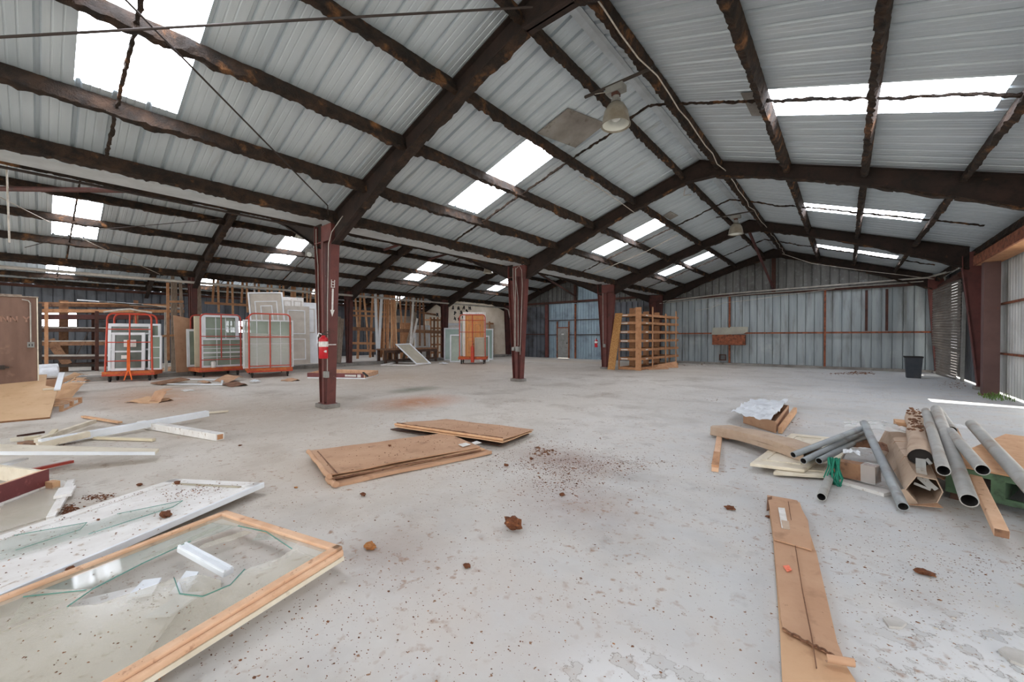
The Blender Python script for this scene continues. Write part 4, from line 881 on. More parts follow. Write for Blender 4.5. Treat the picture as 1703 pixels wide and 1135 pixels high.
# ---- long flattened carton, front right
t = thing('flattened_carton', 'long flattened brown carton with torn flaps on the floor front right', 'carton', fl(1340, 980))
P = lambda u, v, z: fl(u, v, z)
def strip(rows, nm, m, th=.012, lab=None, nv=6, wave=.006):
    """rows: list of (left pixel, right pixel, z)"""
    mb = MB(); n_ = len(rows)-1
    def fn(u, v):
        k = min(int(u*n_), n_-1); f = u*n_-k; (l0, r0_, z0), (l1, r1_, z1) = rows[k], rows[k+1]
        l = (l0[0]+(l1[0]-l0[0])*f, l0[1]+(l1[1]-l0[1])*f); r_ = (r0_[0]+(r1_[0]-r0_[0])*f, r0_[1]+(r1_[1]-r0_[1])*f); z = z0+(z1-z0)*f
        p = fl(l[0]+(r_[0]-l[0])*v, l[1]+(r_[1]-l[1])*v, z); p.z += wave*noise.noise(p*3.5); return p
    mb.sheet(fn, n_*6, nv, (0, 0, -th)); o = mb.build(nm, m, t, smooth=False)
    if lab: o['label'] = lab
    return o
strip([((1276, 826), (1330, 836), .028), ((1286, 897), (1357, 918), .028), ((1297, 1046), (1398, 1092), .03), ((1301, 1135), (1424, 1135), .03)], 'lower_layer', 'card_light', .02)
strip([((1276, 824), (1326, 833), .052), ((1281, 850), (1344, 866), .055), ((1287, 897), (1350, 914), .06)], 'end_flap', 'card', .010)
strip([((1286, 895), (1357, 915), .045), ((1292, 960), (1372, 985), .046), ((1299, 1030), (1390, 1062), .046), ((1302, 1046), (1405, 1100), .05)], 'top_panel', 'card', .010)
strip([((1276, 828), (1284, 826), .06), ((1275, 848), (1283, 847), .03)], 'folded_corner', 'card_dark', .01)
# torn curled end
def curl(u, v):
    p = fl(1372+46*v, 1100+8*v, .052); a = u*2.6
    return p+Vector((.010*math.sin(a), -.030*math.sin(a), .022*(1-math.cos(a))+.003))
mb = MB(); mb.sheet(curl, 10, 8, (0, .008, -.003)); mb.build('curled_tab', 'card', t, smooth=True)
# tear line, tapes and sticker
mb = MB(); rn2 = random.Random(4); n_ = 22; pts = [fl(1302+(1404-1302)*k/n_+rn2.uniform(-1, 1), 1047+(1100-1047)*k/n_+rn2.uniform(-2.2, 2.2), .051) for k in range(n_+1)]
for a, b in zip(pts, pts[1:]): mb.bar(a, b, .006, .010)
mb.build('torn_edge', 'card_dark', t)
mb = MB(); mb.slab([fl(u, v, .062) for u, v in ((1294, 845), (1305, 846), (1312, 880), (1300, 879))], (0, 0, .003)); mb.build('paper_label', 'label_white', t)['label'] = 'torn white paper label'
mb = MB(); mb.slab([fl(u, v, .062) for u, v in ((1299, 866), (1312, 868), (1314, 882), (1302, 880))], (0, 0, .0035)); mb.build('tape_remnant', 'card_grey', t)
mb = MB(); mb.slab([fl(u, v, .051) for u, v in ((1302, 942), (1312, 941), (1317, 949), (1309, 952))], (0, 0, .003)); mb.build('orange_sticker', 'label_orange', t)['label'] = 'small orange sticker remnant'
mb = MB(); pts = [fl(u, v, .054) for u, v in ((1311, 835), (1322, 905), (1335, 985), (1350, 1060), (1358, 1112))]
for a, b in zip(pts, pts[1:]): mb.bar(a, b, .004, .006)
mb.build('crease_line', 'card_dark', t)
# ================================================================== FLATTENED CARTONS IN THE MIDDLE, DEBRIS, LEFT FOREGROUND
def layer(t, nm, quad, th, m, sag=.012, nu=14, nv=6, fold=None, lab=None, seed=0):
    A, B_, C_, D_ = [Vector(p) for p in quad]
    def fn(u, v):
        p = A.lerp(D_, u).lerp(B_.lerp(C_, u), v); p.z += sag*noise.noise(Vector((p.x*2.2, p.y*2.2, seed))); return p
    mb = MB(); mb.sheet(fn, nu, nv, (0, 0, -th)); o = mb.build(nm, m, t, smooth=False)
    if lab: o['label'] = lab
    return o
t = thing('flattened_carton', 'nearer stack of two flattened brown cartons, curled at its left end', 'carton', fl(660, 770))
layer(t, 'lower_carton', [fl(546, 793, .04), fl(557, 805, .04), fl(818, 751, .045), fl(762, 735, .04)], .035, 'card', seed=1)
layer(t, 'inner_sheet', [fl(519, 754, .085), fl(550, 796, .07), fl(806, 747, .07), fl(750, 724, .07)], .018, 'card_light', seed=2)
layer(t, 'top_sheet', [fl(516, 750, .115), fl(549, 790, .105), fl(798, 743, .095), fl(742, 720, .085)], .014, 'card', .016, seed=3)
for nm, (a, b), z, r in (('rolled_edge', ((513, 751), (548, 794)), .095, .026), ('rolled_edge', ((545, 797), (559, 807)), .035, .03)):
    mb = MB(); p, q = fl(*a, z), fl(*b, z); mb.tube([p.lerp(q, i/8)+Vector((0, 0, .006*math.sin(i*1.7))) for i in range(9)], r, 10); mb.jitter(.006, 12); mb.build(nm, 'card', t, smooth=True)
mb = MB()
for (a, b, z) in (((553, 797), (800, 749), .075), ((562, 806), (815, 753), .02)):
    p, q = fl(*a, z), fl(*b, z); mb = sweep_crud(p, q, [(-.006, -.007), (.006, -.007), (.006, .007), (-.006, .007)], .03, .008, 4); mb.build('frayed_edge', 'card_dark', t)
mb = MB(); mb.slab([fl(u, v, .105) for u, v in ((762, 740), (775, 737), (783, 740), (770, 744))], (0, 0, .004)); mb.build('tape_piece', 'label_white', t)['label'] = 'white tape remnant'
mb = MB(); mb.slab([fl(u, v, .10) for u, v in ((784, 737), (793, 734), (801, 737), (790, 740))], (0, 0, .004)); mb.build('tape_piece', 'label_white', t)
for (a, b) in (((528, 751), (561, 788)),):
    p, q = fl(*a, .122), fl(*b, .113); mb = MB(); mb.bar(p, q, .012, .006); mb.jitter(.003, 30); mb.build('fold_seam', 'card_dark', t)
t = thing('flattened_carton', 'farther flattened brown carton stack, propped up at its near edge', 'carton', fl(770, 715))
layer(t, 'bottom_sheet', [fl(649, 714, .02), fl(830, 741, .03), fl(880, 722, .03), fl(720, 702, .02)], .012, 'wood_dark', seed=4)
layer(t, 'middle_sheet', [fl(656, 709, .10), fl(836, 736, .10), fl(885, 717, .07), fl(738, 700, .06)], .014, 'card_light', seed=5)
layer(t, 'top_sheet', [fl(657, 705, .125), fl(837, 730, .135), fl(887, 715, .09), fl(742, 697, .08)], .012, 'card', .014, seed=6)
p, q = fl(657, 706, .115), fl(836, 732, .125); mb = MB(); mb.tube([p.lerp(q, i/6) for i in range(7)], .018, 8); mb.build('folded_edge', 'wood_light', t, smooth=True)
mb = sweep_crud(fl(660, 704, .135), fl(836, 728.5, .145), [(-.01, -.008), (.01, -.008), (.01, .008), (-.01, .008)], .03, .012, 5); mb.build('frayed_edge', 'card_dark', t)
rnd = random.Random(77); mb = MB()
for (A_, B_, C_, D_, z, n_) in (((516, 750), (549, 790), (798, 743), (742, 720), .118, 150), ((657, 705), (837, 730), (887, 715), (742, 697), .12, 110)):
    q = [fl(*A_, z), fl(*B_, z), fl(*C_, z-.02), fl(*D_, z-.03)]
    for _ in range(n_):
        a, b = rnd.random(), rnd.random()**.7; p = q[0].lerp(q[3], a).lerp(q[1].lerp(q[2], a), b)+Vector((0, 0, .004)); r = rnd.uniform(.003, .011); k = rnd.uniform(0, 6)
        mb.add([p+Vector((math.cos(k+i*1.57), math.sin(k+i*1.57), 0))*r*rnd.uniform(.5, 1.2) for i in range(4)]+[p+Vector((0, 0, r*.6))], [(i, (i+1) % 4, 4) for i in range(4)])
tag(mb.build('flakes', 'flakes'), 'dark crumbs lying on the two flattened carton stacks', 'debris', kind='stuff')
# ---- clods: large ones are things of their own
def clod(u, v, r, label, m='clod', z=0, flat=.5, seed=1):
    c = fl(u, v, z); mb = MB()
    import bmesh
    bm = bmesh.new(); bmesh.ops.create_icosphere(bm, subdivisions=3, radius=1)
    o_ = Vector((seed*4.1, seed*1.7, 0))
    for w_ in bm.verts:
        k = 1+.55*noise.fractal(w_.co*1.5+o_, 1, 2, 4); w_.co *= k
    zmin = min(w_.co.z for w_ in bm.verts)
    mb.add([(c.x+w_.co.x*r*1.15, c.y+w_.co.y*r*.8, c.z+(w_.co.z-zmin)*r*flat) for w_ in bm.verts], [[q.index for q in f.verts] for f in bm.faces]); bm.free()
    o = mb.build('rust_clod', m, loc=c, smooth=True); return tag(o, label, 'clod', 'fallen clods of rusty foam')
clod(853, 883, .062, 'biggest reddish brown clod alone on the open floor', seed=3, flat=.75)
clod(616, 914, .040, 'pale orange flat clod on the floor right of the wood framed glass', 'clod_light', seed=4, flat=.45)
clod(604, 826, .028, 'small round dark clod in front of the nearer flattened cartons', seed=5)
clod(777, 945, .022, 'small dark clod on the floor below the biggest clod', seed=6)
clod(1214, 848, .034, 'orange brown clod left of the long flattened carton', seed=7, flat=.4)
clod(1537, 956, .042, 'flat reddish clod right of the long flattened carton', seed=8, flat=.35)
clod(842, 776, .026, 'dark clod right of the nearer flattened cartons', seed=9)
clod(648, 743, .02, 'small dark clod lying on the nearer flattened cartons', z=.108, seed=10)
clod(1278, 862, .018, 'small dark clod against the left edge of the long flattened carton', seed=12)
clod(884, 765, .022, 'dark clod at the near edge of the brown debris patch', seed=13)
clod(935, 825, .026, 'crumbled brown clod below the brown debris patch', seed=14)
clod(492, 812, .018, 'flat light clod left of the nearer flattened cartons', 'clod_light', seed=15, flat=.3)
clod(399, 742, .024, 'dark flat clod on bare floor right of the square white post', seed=16, flat=.3)
# ---- countless small flakes and chips over the floor
def scatter(name, m, label, clusters, seed, lo, hi):
    rnd = random.Random(seed); mb = MB()
    for (u, v, su, sv, n_, k) in clusters:
        for _ in range(n_):
            uu, vv = rnd.gauss(u, su), rnd.gauss(v, sv)
            if vv < 606 or vv > 1165 or uu < -60 or uu > 1760: continue
            p = fl(uu, vv)
            if p.length > 26 or p.x > XR-.1 or p.y > YB-.3: continue
            r = rnd.uniform(lo, hi)*k*(1+.9*(rnd.random() < .06)); a = rnd.uniform(0, 6.28); n_s = rnd.choice((4, 5, 5))
            b = [p+Vector((math.cos(a+6.283*i/n_s), math.sin(a+6.283*i/n_s)*.75, 0))*r*rnd.uniform(.6, 1.2)+Vector((0, 0, .0015)) for i in range(n_s)]
            top = p+Vector((rnd.uniform(-.3, .3)*r, rnd.uniform(-.3, .3)*r, r*rnd.uniform(.25, .7)))
            mb.add(b+[top], [(i, (i+1) % n_s, n_s) for i in range(n_s)])
    return tag(mb.build(name, m), label, 'debris', kind='stuff')
scatter('flakes', 'flakes', 'small rust flakes and crumbs scattered over the whole floor', [
    (700, 900, 260, 110, 900, 1), (950, 790, 110, 30, 1000, 1.4), (905, 745, 55, 16, 500, 1.7), (960, 775, 70, 9, 800, 1.7), (930, 800, 28, 12, 350, 1.8), (1010, 770, 60, 6, 300, 1.6), (850, 680, 260, 40, 420, 1.1), (720, 760, 110, 25, 170, 1), (200, 680, 140, 25, 220, 1.2), (420, 660, 120, 20, 160, 1.2),
    (750, 625, 140, 8, 420, 1.5), (1050, 625, 110, 8, 200, 1.6), (1180, 620, 60, 4, 90, 1.8), (560, 690, 120, 30, 160, 1.2), (1240, 740, 40, 30, 120, 1), (1230, 850, 40, 60, 180, 1), (1500, 930, 110, 50, 420, 1), (1480, 900, 50, 40, 160, 1), (1640, 940, 60, 25, 200, 1), (1390, 840, 60, 40, 140, 1), (1550, 1020, 120, 60, 180, 1), (500, 1060, 140, 60, 320, 1), (1000, 1020, 230, 90, 260, .8), (470, 850, 90, 60, 160, 1), (350, 770, 90, 25, 120, 1), (560, 800, 60, 22, 120, 1), (670, 700, 40, 8, 70, 1), (800, 660, 300, 20, 240, 1.4), (1320, 617, 60, 2, 60, 2)], 21, .002, .0065)
scatter('sawdust', 'clod_light', 'orange sawdust and crumbs by the foot of the nearest column and along the left', [(620, 703, 26, 7, 380, 1), (205, 652, 60, 6, 300, 1.2), (270, 640, 40, 5, 120, 1.2), (560, 720, 40, 10, 60, 1), (1300, 609, 18, 1.2, 80, 2)], 23, .002, .006)
scatter('chips', 'chips', 'small pale chips of paint and glass on the floor', [(600, 900, 200, 110, 160, 1), (430, 700, 120, 40, 60, 1.1), (1200, 900, 200, 90, 110, 1), (800, 640, 160, 15, 60, 1.5), (300, 740, 120, 30, 50, 1), (1600, 1040, 80, 50, 220, 1.2)], 25, .002, .006)
scatter('debris', 'card_dark', 'low heaps of brown litter at the foot of the back wall', [(1430, 621, 14, 1.2, 160, 2.2), (1395, 622, 10, 1, 60, 2), (1150, 607, 25, 1.5, 80, 1.8), (1590, 640, 14, 4, 90, 1.5), (1180, 664, 20, 2, 20, 1), (1310, 700, 16, 8, 60, 1.2), (905, 752, 10, 4, 60, 1.6)], 27, .005, .02)
# concrete spalls bottom right
for (pts, lb) in ((((1660, 1085), (1672, 1080), (1703, 1088), (1720, 1100), (1703, 1112), (1680, 1103)), 'flat chip of concrete at the bottom right corner'), (((1468, 1032), (1490, 1030), (1508, 1040), (1500, 1048), (1478, 1046)), 'pale flat chip of concrete in the spalled patch')):
    mb = MB(); mb.slab([fl(u, v, .001) for u, v in pts], (0, 0, .014)); tag(mb.build('concrete_chip', 'concrete_pale', loc=fl(*pts[0])), lb, 'concrete chip')
# ================================================================== LEFT FOREGROUND
# wood framed sheet of broken glass
G0, G1_ = fl(376, 848, .15), fl(570, 908, .17)
wv = (G1_-G0); wv.z = 0; wd_ = wv.length; ex = wv/wd_; ey = Vector((ex.y, -ex.x, 0)); Lg_ = 2.15
def gl(a, b, z=0): return G0+ex*a+ey*b+Vector((0, 0, .02*a/wd_-.05*b/Lg_+z))
t = thing('glass_door', 'wood framed glass door with a smashed pane, lying in the left foreground', 'glass door', (G0.x, G0.y, .02))
fw2 = .055
for nm, a0, b0, a1, b1 in (('frame_rail', 0, 0, wd_, fw2), ('frame_rail', 0, Lg_-fw2, wd_, Lg_), ('frame_stile', 0, 0, fw2*.8, Lg_), ('frame_stile', wd_-fw2, 0, wd_, Lg_)):
    mb = MB(); mb.slab([gl(a0, b0, -.045), gl(a1, b0, -.045), gl(a1, b1, -.045), gl(a0, b1, -.045)], (0, 0, .045)); mb.build(nm, 'wood_pink', t, bevel=.008)
mb = MB(); mb.slab([gl(wd_+.002, .0, -.045), gl(wd_+.03, .02, -.05), gl(wd_+.03, Lg_, -.05), gl(wd_+.002, Lg_, -.045)], (0, 0, .028)); mb.build('outer_stop', 'wood_pink', t, bevel=.006)
mb = MB(); mb.slab([gl(wd_-.02, .01, -.075), gl(wd_+.035, .02, -.075), gl(wd_+.035, Lg_, -.075), gl(wd_-.02, Lg_, -.075)], (0, 0, .025)); mb.build('white_edge', 'cream', t)
# glass pieces (shards round two holes)
hole1 = [(.30, .10), (.42, .05), (.62, .07), (.98, .16), (1.02, .20), (.96, .42), (.98, .50), (1.03, .58), (1.0, .66), (.88, .66), (.70, .58), (.56, .62), (.52, .72), (.44, .70), (.40, .58), (.34, .40)]
def polyg(pts, z, nm, m, th=.004):
    mb = MB(); mb.slab([gl(a, b, z) for a, b in pts], (0, 0, th)); return mb.build(nm, m, t)
x0_, x1_, y0_, y1_ = fw2*.8, wd_-fw2, fw2, Lg_-fw2
hl = [(.34, .10), (.62, .07), (1.0, .14), (1.02, .24), (.95, .40), (1.03, .52), (1.0, .64), (.86, .68), (.66, .62), (.62, .74), (.56, .90), (.44, .98), (.36, .86), (.30, .62), (.27, .36)]
# ring split into four glass pieces around the hole
polyg([(x0_, y0_), (x1_, y0_), (x1_, .14), (1.0, .14), (.62, .07), (.34, .10), (x0_, .16)], -.022, 'glass_pane', 'glass_dusty')
polyg([(x1_, .14), (x1_, .72), (1.0, .64), (1.03, .52), (.95, .40), (1.02, .24), (1.0, .14)], -.022, 'glass_pane', 'glass_dusty')
polyg([(x0_, .16), (.34, .10), (.27, .36), (.30, .62), (.36, .86), (x0_, 1.0)], -.022, 'glass_pane', 'glass_clear')
polyg([(x0_, 1.0), (.36, .86), (.44, .98), (.40, 1.2), (.22, 1.5), (x0_, 1.7)], -.024, 'glass_pane', 'glass_dusty')
polyg([(.44, .98), (.56, .90), (.62, .74), (.66, .62), (.86, .68), (1.0, .64), (x1_, .72), (x1_, y1_), (.55, y1_), (.34, 1.6), (.40, 1.2)], -.022, 'glass_pane', 'glass_dusty')
for k, pts in enumerate(([(.16, .14), (.21, .13), (.24, .46), (.20, .60)], [(.26, .12), (.29, .11), (.285, .42)], [(.40, .09), (.48, .08), (.46, .20), (.36, .40), (.335, .30)], [(.56, .085), (.80, .11), (.62, .16)], [(.86, .66), (.97, .63), (.99, .55), (.90, .50), (.72, .52), (.66, .60)], [(.10, 1.05), (.34, .88), (.31, 1.15)], [(.30, 1.45), (.52, 1.30), (.40, 1.62)], [(.14, 1.62), (.36, 1.42), (.26, 1.80)])):
    mb = MB(); mb.slab([gl(a, b, -.034-.006*(k % 3)+.02*(i % 2)*(k % 2)) for i, (a, b) in enumerate(pts)], (0, 0, .004)); mb.build('glass_shard', 'glass_clear' if k % 2 else 'glass_dusty', t)
mb = MB()
for pts in ([(.34, .10), (.62, .07), (1.0, .14)], [(.27, .36), (.30, .62), (.36, .86), (.44, .98)], [(.95, .40), (1.03, .52), (1.0, .64), (.86, .68), (.66, .62)], [(.10, 1.05), (.34, .88)], [(.14, 1.62), (.36, 1.42)], [(.40, 1.2), (.34, 1.6), (.55, 1.9)]):
    for p, q in zip(pts, pts[1:]): mb.bar(gl(*p, -.016), gl(*q, -.016), .004, .005)
mb.build('broken_edge', 'glass_edge', t)
# white trim piece lying through the hole
a, b = fl(303, 911, .145), fl(380, 953, .10); t2 = thing('white_trim', 'short white grooved trim piece poking through the broken glass', 'trim piece', (a.x, a.y, .05))
mb = MB(); mb.bar(a, b, .06, .035)
mb.build('strip', 'white_paint', t2, bevel=.004); d_ = (b-a).normalized(); s_ = d_.cross(Vector((0, 0, 1))).normalized()
for k in (-1, 1):
    m2 = MB(); m2.bar(a+s_*.018*k+Vector((0, 0, .02)), b+s_*.018*k+Vector((0, 0, .02)), .012, .012); m2.build('ridge', 'white_paint', t2)
# pale panel underneath the broken glass
t = thing('door_slab', 'whitish door panel lying under the broken glass', 'door panel', gl(.2, .8, -.15))
pts = [gl(.40, .62, -.112), gl(.74, .60, -.11), (gl(1.16, 1.0, -.10)), gl(1.14, 2.2, -.05), gl(.0, 2.2, -.05), gl(.0, 1.2, -.10)]
mb = MB(); mb.slab(pts, (0, 0, -.028)); mb.build('panel', 'white_dirty', t)
mb = MB(); mb.slab([gl(1.10, .95, -.12), gl(1.20, 1.0, -.12), gl(1.20, 2.2, -.08), gl(1.10, 2.2, -.08)], (0, 0, .03)); mb.build('edge_strip', 'white_dirty', t)
mb = MB(); rnd = random.Random(9); q = gl(1.22, .92, -.12)
for i in range(10): mb.tube([q+Vector((rnd.uniform(-.02, .02), rnd.uniform(-.02, .02), .02)), q+Vector((rnd.uniform(-.05, .05), rnd.uniform(-.06, .03), -.03))], .004, 4)
tag(mb.build('splinters', 'wood_gold'), 'frayed orange splinters under the right rail of the glass door', 'splinters', kind='stuff')
for pts, lb in (([(.52, .50), (.60, .47), (.76, .60), (.70, .66)], 'white chipped board fragment under the hole in the glass, nearest the trim piece'), ([(.74, .62), (.84, .56), (.90, .74), (.80, .80)], 'white chipped board fragment under the hole in the glass, on its right'), ([(.40, .66), (.47, .60), (.60, .70), (.52, .78)], 'white chipped board fragment under the hole in the glass, on its left')):
    q = [Vector((gl(a, b).x, gl(a, b).y, .058)) for a, b in pts]; mb = MB(); mb.slab(q, (0, 0, .012)); tag(mb.build('board_fragment', 'white_paint', loc=q[0]), lb, 'board fragment')
# white door frame behind it
D0, D1 = fl(290, 796, .05), fl(438, 803, .11); wv = D1-D0; wz = wv.z; wv.z = 0; dw = wv.length; dx = wv/dw
dy = fl(0, 985, .12)-D1; dy.z = 0; dy.normalize(); dL = 2.25
def dr(a, b, z=0): return D0+dx*a+dy*b+Vector((0, 0, wz*a/dw+z))
t = thing('white_door', 'dirty white storm door lying behind the wood framed glass, raised at its right', 'door', (D0.x, D0.y, 0))
for nm, a0, b0, a1, b1 in (('top_rail', 0, 0, dw, .11), ('stile', 0, 0, .12, dL), ('stile', dw-.10, 0, dw, dL), ('bottom_rail', 0, dL-.2, dw, dL)):
    mb = MB(); mb.slab([dr(a0, b0, -.04), dr(a1, b0, -.04), dr(a1, b1, -.04), dr(a0, b1, -.04)], (0, 0, .04)); mb.build(nm, 'white_dirty', t, bevel=.004)
mb = MB(); mb.slab([dr(.1, .1, -.03), dr(dw-.08, .1, -.03), dr(dw-.08, dL-.1, -.03), dr(.1, dL-.1, -.03)], (0, 0, .018)); mb.build('inner_panel', 'white_dirty', t)
mb = MB(); mb.bar(dr(.16, .12, -.004), dr(dw-.14, .12, -.004), .02, .012); mb.build('weather_seal', 'screen_mesh', t)
mb = MB(); mb.slab([dr(dw, .0, -.04), dr(dw+.012, .0, -.045), dr(dw+.012, dL, -.045), dr(dw, dL, -.04)], (0, 0, .044)); mb.build('side_edge', 'white_paint', t)
for pts, z, lb in (([(.15, 1.2), (.45, .95), (.56, 1.05), (.50, 1.35), (.2, 1.6)], .002, 'greenish glass shard on the white door, nearest its far left edge'), ([(.52, .80), (.80, .50), (.86, .62), (.74, 1.1), (.56, 1.5), (.45, 1.5)], .006, 'long greenish glass shard in the middle of the white door'), ([(.25, 1.6), (.50, 1.45), (.62, 1.7), (.40, 2.0)], .008, 'greenish glass shard at the left picture edge on the white door')):
    s_ = thing('glass_shard', lb, 'glass shard', dr(*pts[0], z)); mb = MB(); mb.slab([dr(a, b, z) for a, b in pts], (0, 0, .004)); mb.build('sheet', 'glass_clear', s_)
    mb = MB()
    for p, q in zip(pts[:3], pts[1:4]): mb.bar(dr(*p, z+.005), dr(*q, z+.005), .004, .004)
    mb.build('edge', 'glass_edge', s_)
def on_door(u, v): return onp(u, v, (0, 0, 1), .085)
for (u, v, r, lb, m, fl_) in ((276, 861, .045, 'large rusty clod lying on the white door', 'clod', .5), (295, 806, .028, 'rusty clod near the far edge of the white door', 'clod', .5), (262, 882, .012, 'tiny rusty clod beside the large clod on the white door', 'clod', .4), (163, 866, .012, 'tiny dark clod on the left part of the white door', 'clod', .5), (116, 947, .026, 'flat brown flake on the white door by the glass frame', 'clod', .2), (232, 808, .028, 'rusty clod on the floor beyond the white door', 'clod', .35)):
    p = on_door(u, v); clod(u, v, r, lb, m, .0 if 'floor' in lb else .09, fl_, int(u))
rnd = random.Random(31); mb = MB()
def crumbs(mb, fn, n_, lo, hi, rng):
    for _ in range(n_):
        a, b = rng(); p = fn(a, b); r = rnd.uniform(lo, hi); k = rnd.uniform(0, 6.28)
        b_ = [p+Vector((math.cos(k+i*1.57), math.sin(k+i*1.57), 0))*r*rnd.uniform(.5, 1.2) for i in range(4)]
        mb.add(b_+[p+Vector((0, 0, r*.6))], [(i, (i+1) % 4, 4) for i in range(4)])
crumbs(mb, lambda a, b: dr(a, b, .003), 260, .002, .009, lambda: (rnd.uniform(.05, dw-.03), rnd.uniform(.03, 1.9)))
crumbs(mb, lambda a, b: dr(a, b, .003), 160, .002, .010, lambda: (rnd.gauss(dw*.55, .14), rnd.gauss(.28, .10)))
crumbs(mb, lambda a, b: dr(a, b, .003), 90, .002, .008, lambda: (rnd.gauss(.13, .02), rnd.uniform(.1, 1.6)))
crumbs(mb, lambda a, b: gl(a, b, -.017), 420, .0015, .006, lambda: (rnd.uniform(.08, wd_-.08), rnd.uniform(.7, 2.0)))
crumbs(mb, lambda a, b: gl(a, b, -.108), 160, .002, .008, lambda: (rnd.uniform(.42, .9), rnd.uniform(.62, 1.1)))
crumbs(mb, lambda a, b: gl(a, b, .001), 60, .0015, .004, lambda: (rnd.choice((rnd.uniform(0, .04), rnd.uniform(wd_-.05, wd_))), rnd.uniform(0, 1.6)))
tag(mb.build('flakes', 'flakes'), 'small rust flakes lying on the white door and the broken glass', 'debris', kind='stuff')
# clear glass sheet with a broken white track piece, beyond the maroon frame
a, b, c, d = fl(-30, 895, .01), fl(90, 858, .01), fl(120, 803, .01), fl(40, 790, .01)
t = thing('glass_sheet', 'loose dusty glass sheet at the left edge in front of the maroon frame', 'glass sheet', (b.x, b.y, 0)); mb = MB(); mb.slab([a, b, c, d], (0, 0, .006)); mb.build('sheet', 'glass_dusty', t)
t = thing('track_piece', 'broken white plastic track piece between glass sheet and white door', 'trim piece', fl(100, 830))
for (u0, v0, u1, v1, w_, z) in ((118, 800, 84, 862, .05, .03), (121, 806, 95, 850, .03, .045), (104, 826, 112, 812, .11, .06)):
    mb = MB(); mb.bar(fl(u0, v0, z), fl(u1, v1, z), w_, .025); mb.build('track', 'white_dirty', t)
scatter('debris', 'clod', 'brown debris heap between the track piece and the white door', [(118, 848, 8, 5, 150, 1.3), (160, 828, 16, 4, 140, 1.2), (105, 850, 6, 3, 60, 1.3), (115, 735, 10, 4, 80, 1)], 41, .004, .013)
# maroon frame
c0 = fl(82, 806, .03); c1 = fl(-40, 852, .03); c2 = fl(-40, 778, .10); hgt = .155
t = thing('door_jamb', 'maroon faced wooden door jamb frame lying at the left edge', 'door frame', (c0.x, c0.y, 0))
e1 = (c1-c0).normalized(); n1 = Vector((-e1.y, e1.x, 0)); 
if n1.dot(c2-c0) < 0: n1 = -n1
mb = MB(); mb.slab([c0, c1, c1+n1*.012, c0+n1*.012], (0, 0, hgt)); mb.build('outer_face', 'maroon', t)
mb = MB(); mb.slab([c0+n1*.012, c1+n1*.012, c1+n1*.04, c0+n1*.04], (0, 0, hgt)); mb.build('wood_core', 'wood_pink', t)
e2 = (c2-c0); e2.z = 0; e2.normalize(); s2 = Vector((-e2.y, e2.x, 0)); s2 = s2 if s2.dot(e1) > 0 else -s2
mb = MB(); mb.slab([c0+n1*.04, c0+n1*.04+e2*1.5, c0+n1*.04+e2*1.5+s2*.035, c0+n1*.04+s2*.035], (0, 0, hgt-.01)); mb.build('side_jamb', 'cream', t)
mb = MB(); mb.slab([c0-n1*.01+e1*.05, c1-n1*.01, c1+n1*.10, c0+n1*.10+e1*.05], (0, 0, -.028)); mb.build('bottom_strip', 'white_dirty', t)
mb = MB(); mb.box(-.05, -.03, 0, .05, .03, .07, Matrix.Translation(c0+Vector((.06, .02, -.03))) @ Matrix.Rotation(.5, 4, 'Z')); mb.build('corner_block', 'wood_light', t)
# white slab edge with cream top, raised on its left
t = thing('white_slab', 'long white door slab with cream edge, its tip pointing right', 'door', fl(250, 765))
tip = fl(258, 757, .085); lft = fl(-60, 757, .30)
dd0 = (lft-tip); dn = Vector((-dd0.y, dd0.x, 0)).normalized()
if dn.dot(Vector((0, 0, 1)).cross(dd0)) < 0: pass
back_ = dn if (tip+dn).length > (tip-dn).length else -dn
mb = MB(); mb.slab([tip, lft, lft+back_*.35, tip+back_*.16], (0, 0, .035)); mb.build('slab', 'cream', t, bevel=.003)
mb = MB(); mb.slab([tip-back_*.012, lft-back_*.012, lft, tip], (0, 0, .038)); mb.build('white_edge', 'white_paint', t)
a, b = fl(40, 785, .05), fl(120, 768, .03); mb = MB(); mb.bar(a, b, .05, .03); tag(mb.build('red_batten', 'red_paint', loc=a), 'thin reddish batten in the shade under the white slab', 'batten')
a, b = fl(0, 776, .16), fl(38, 764, .16); mb = MB(); mb.bar(a, b, .10, .015); tag(mb.build('white_trim', 'white_paint', loc=a), 'short white trim piece above the maroon frame', 'trim piece')
# trim jumble
def plank(nm, u0, v0, z0, u1, v1, z1, w_, h_, m, label, cat='trim piece', end=None):
    a, b = fl(u0, v0, z0), fl(u1, v1, z1); t_ = thing(nm, label, cat, (a.x, a.y, max(0, min(a.z, b.z)-h_/2))); mb = MB(); mb.bar(a, b, w_, h_); mb.build('strip', m, t_, bevel=.003)
    if end:
        mb = MB(); d_ = (b-a).normalized(); mb.bar(b-d_*.002, b+d_*.004, w_*.7, h_*.7); mb.build('open_end', end, t_)
    return t_
plank('white_trim', 66, 738, .07, 345, 688, .12, .11, .10, 'white_paint', 'longest white painted trim running to upper right in the jumble')
plank('white_trim', 148, 722, .10, 62, 742, .05, .10, .08, 'cream', 'splintered cream trim stub crossing the long white trim')
plank('cream_stick', 343, 687, .03, 380, 684, .03, .06, .03, 'cream', 'cream stick end beyond the tip of the long white trim')
plank('white_post', 234, 705, .06, 366, 727, .055, .11, .10, 'white_dirty', 'square white hollow post with an orange wood end', 'post', 'wood_gold')
plank('cream_stick', 110, 727, .03, 256, 732, .025, .055, .035, 'cream_panel', 'thin straight cream stick below the long white trim')
plank('cream_stick', 20, 731, .04, 66, 728, .04, .07, .05, 'cream_panel', 'cream stick stub at the left end of the trim jumble')
plank('white_trim', 62, 733, .10, 156, 701, .08, .07, .06, 'cream', 'short cream trim leaning across the jumble')
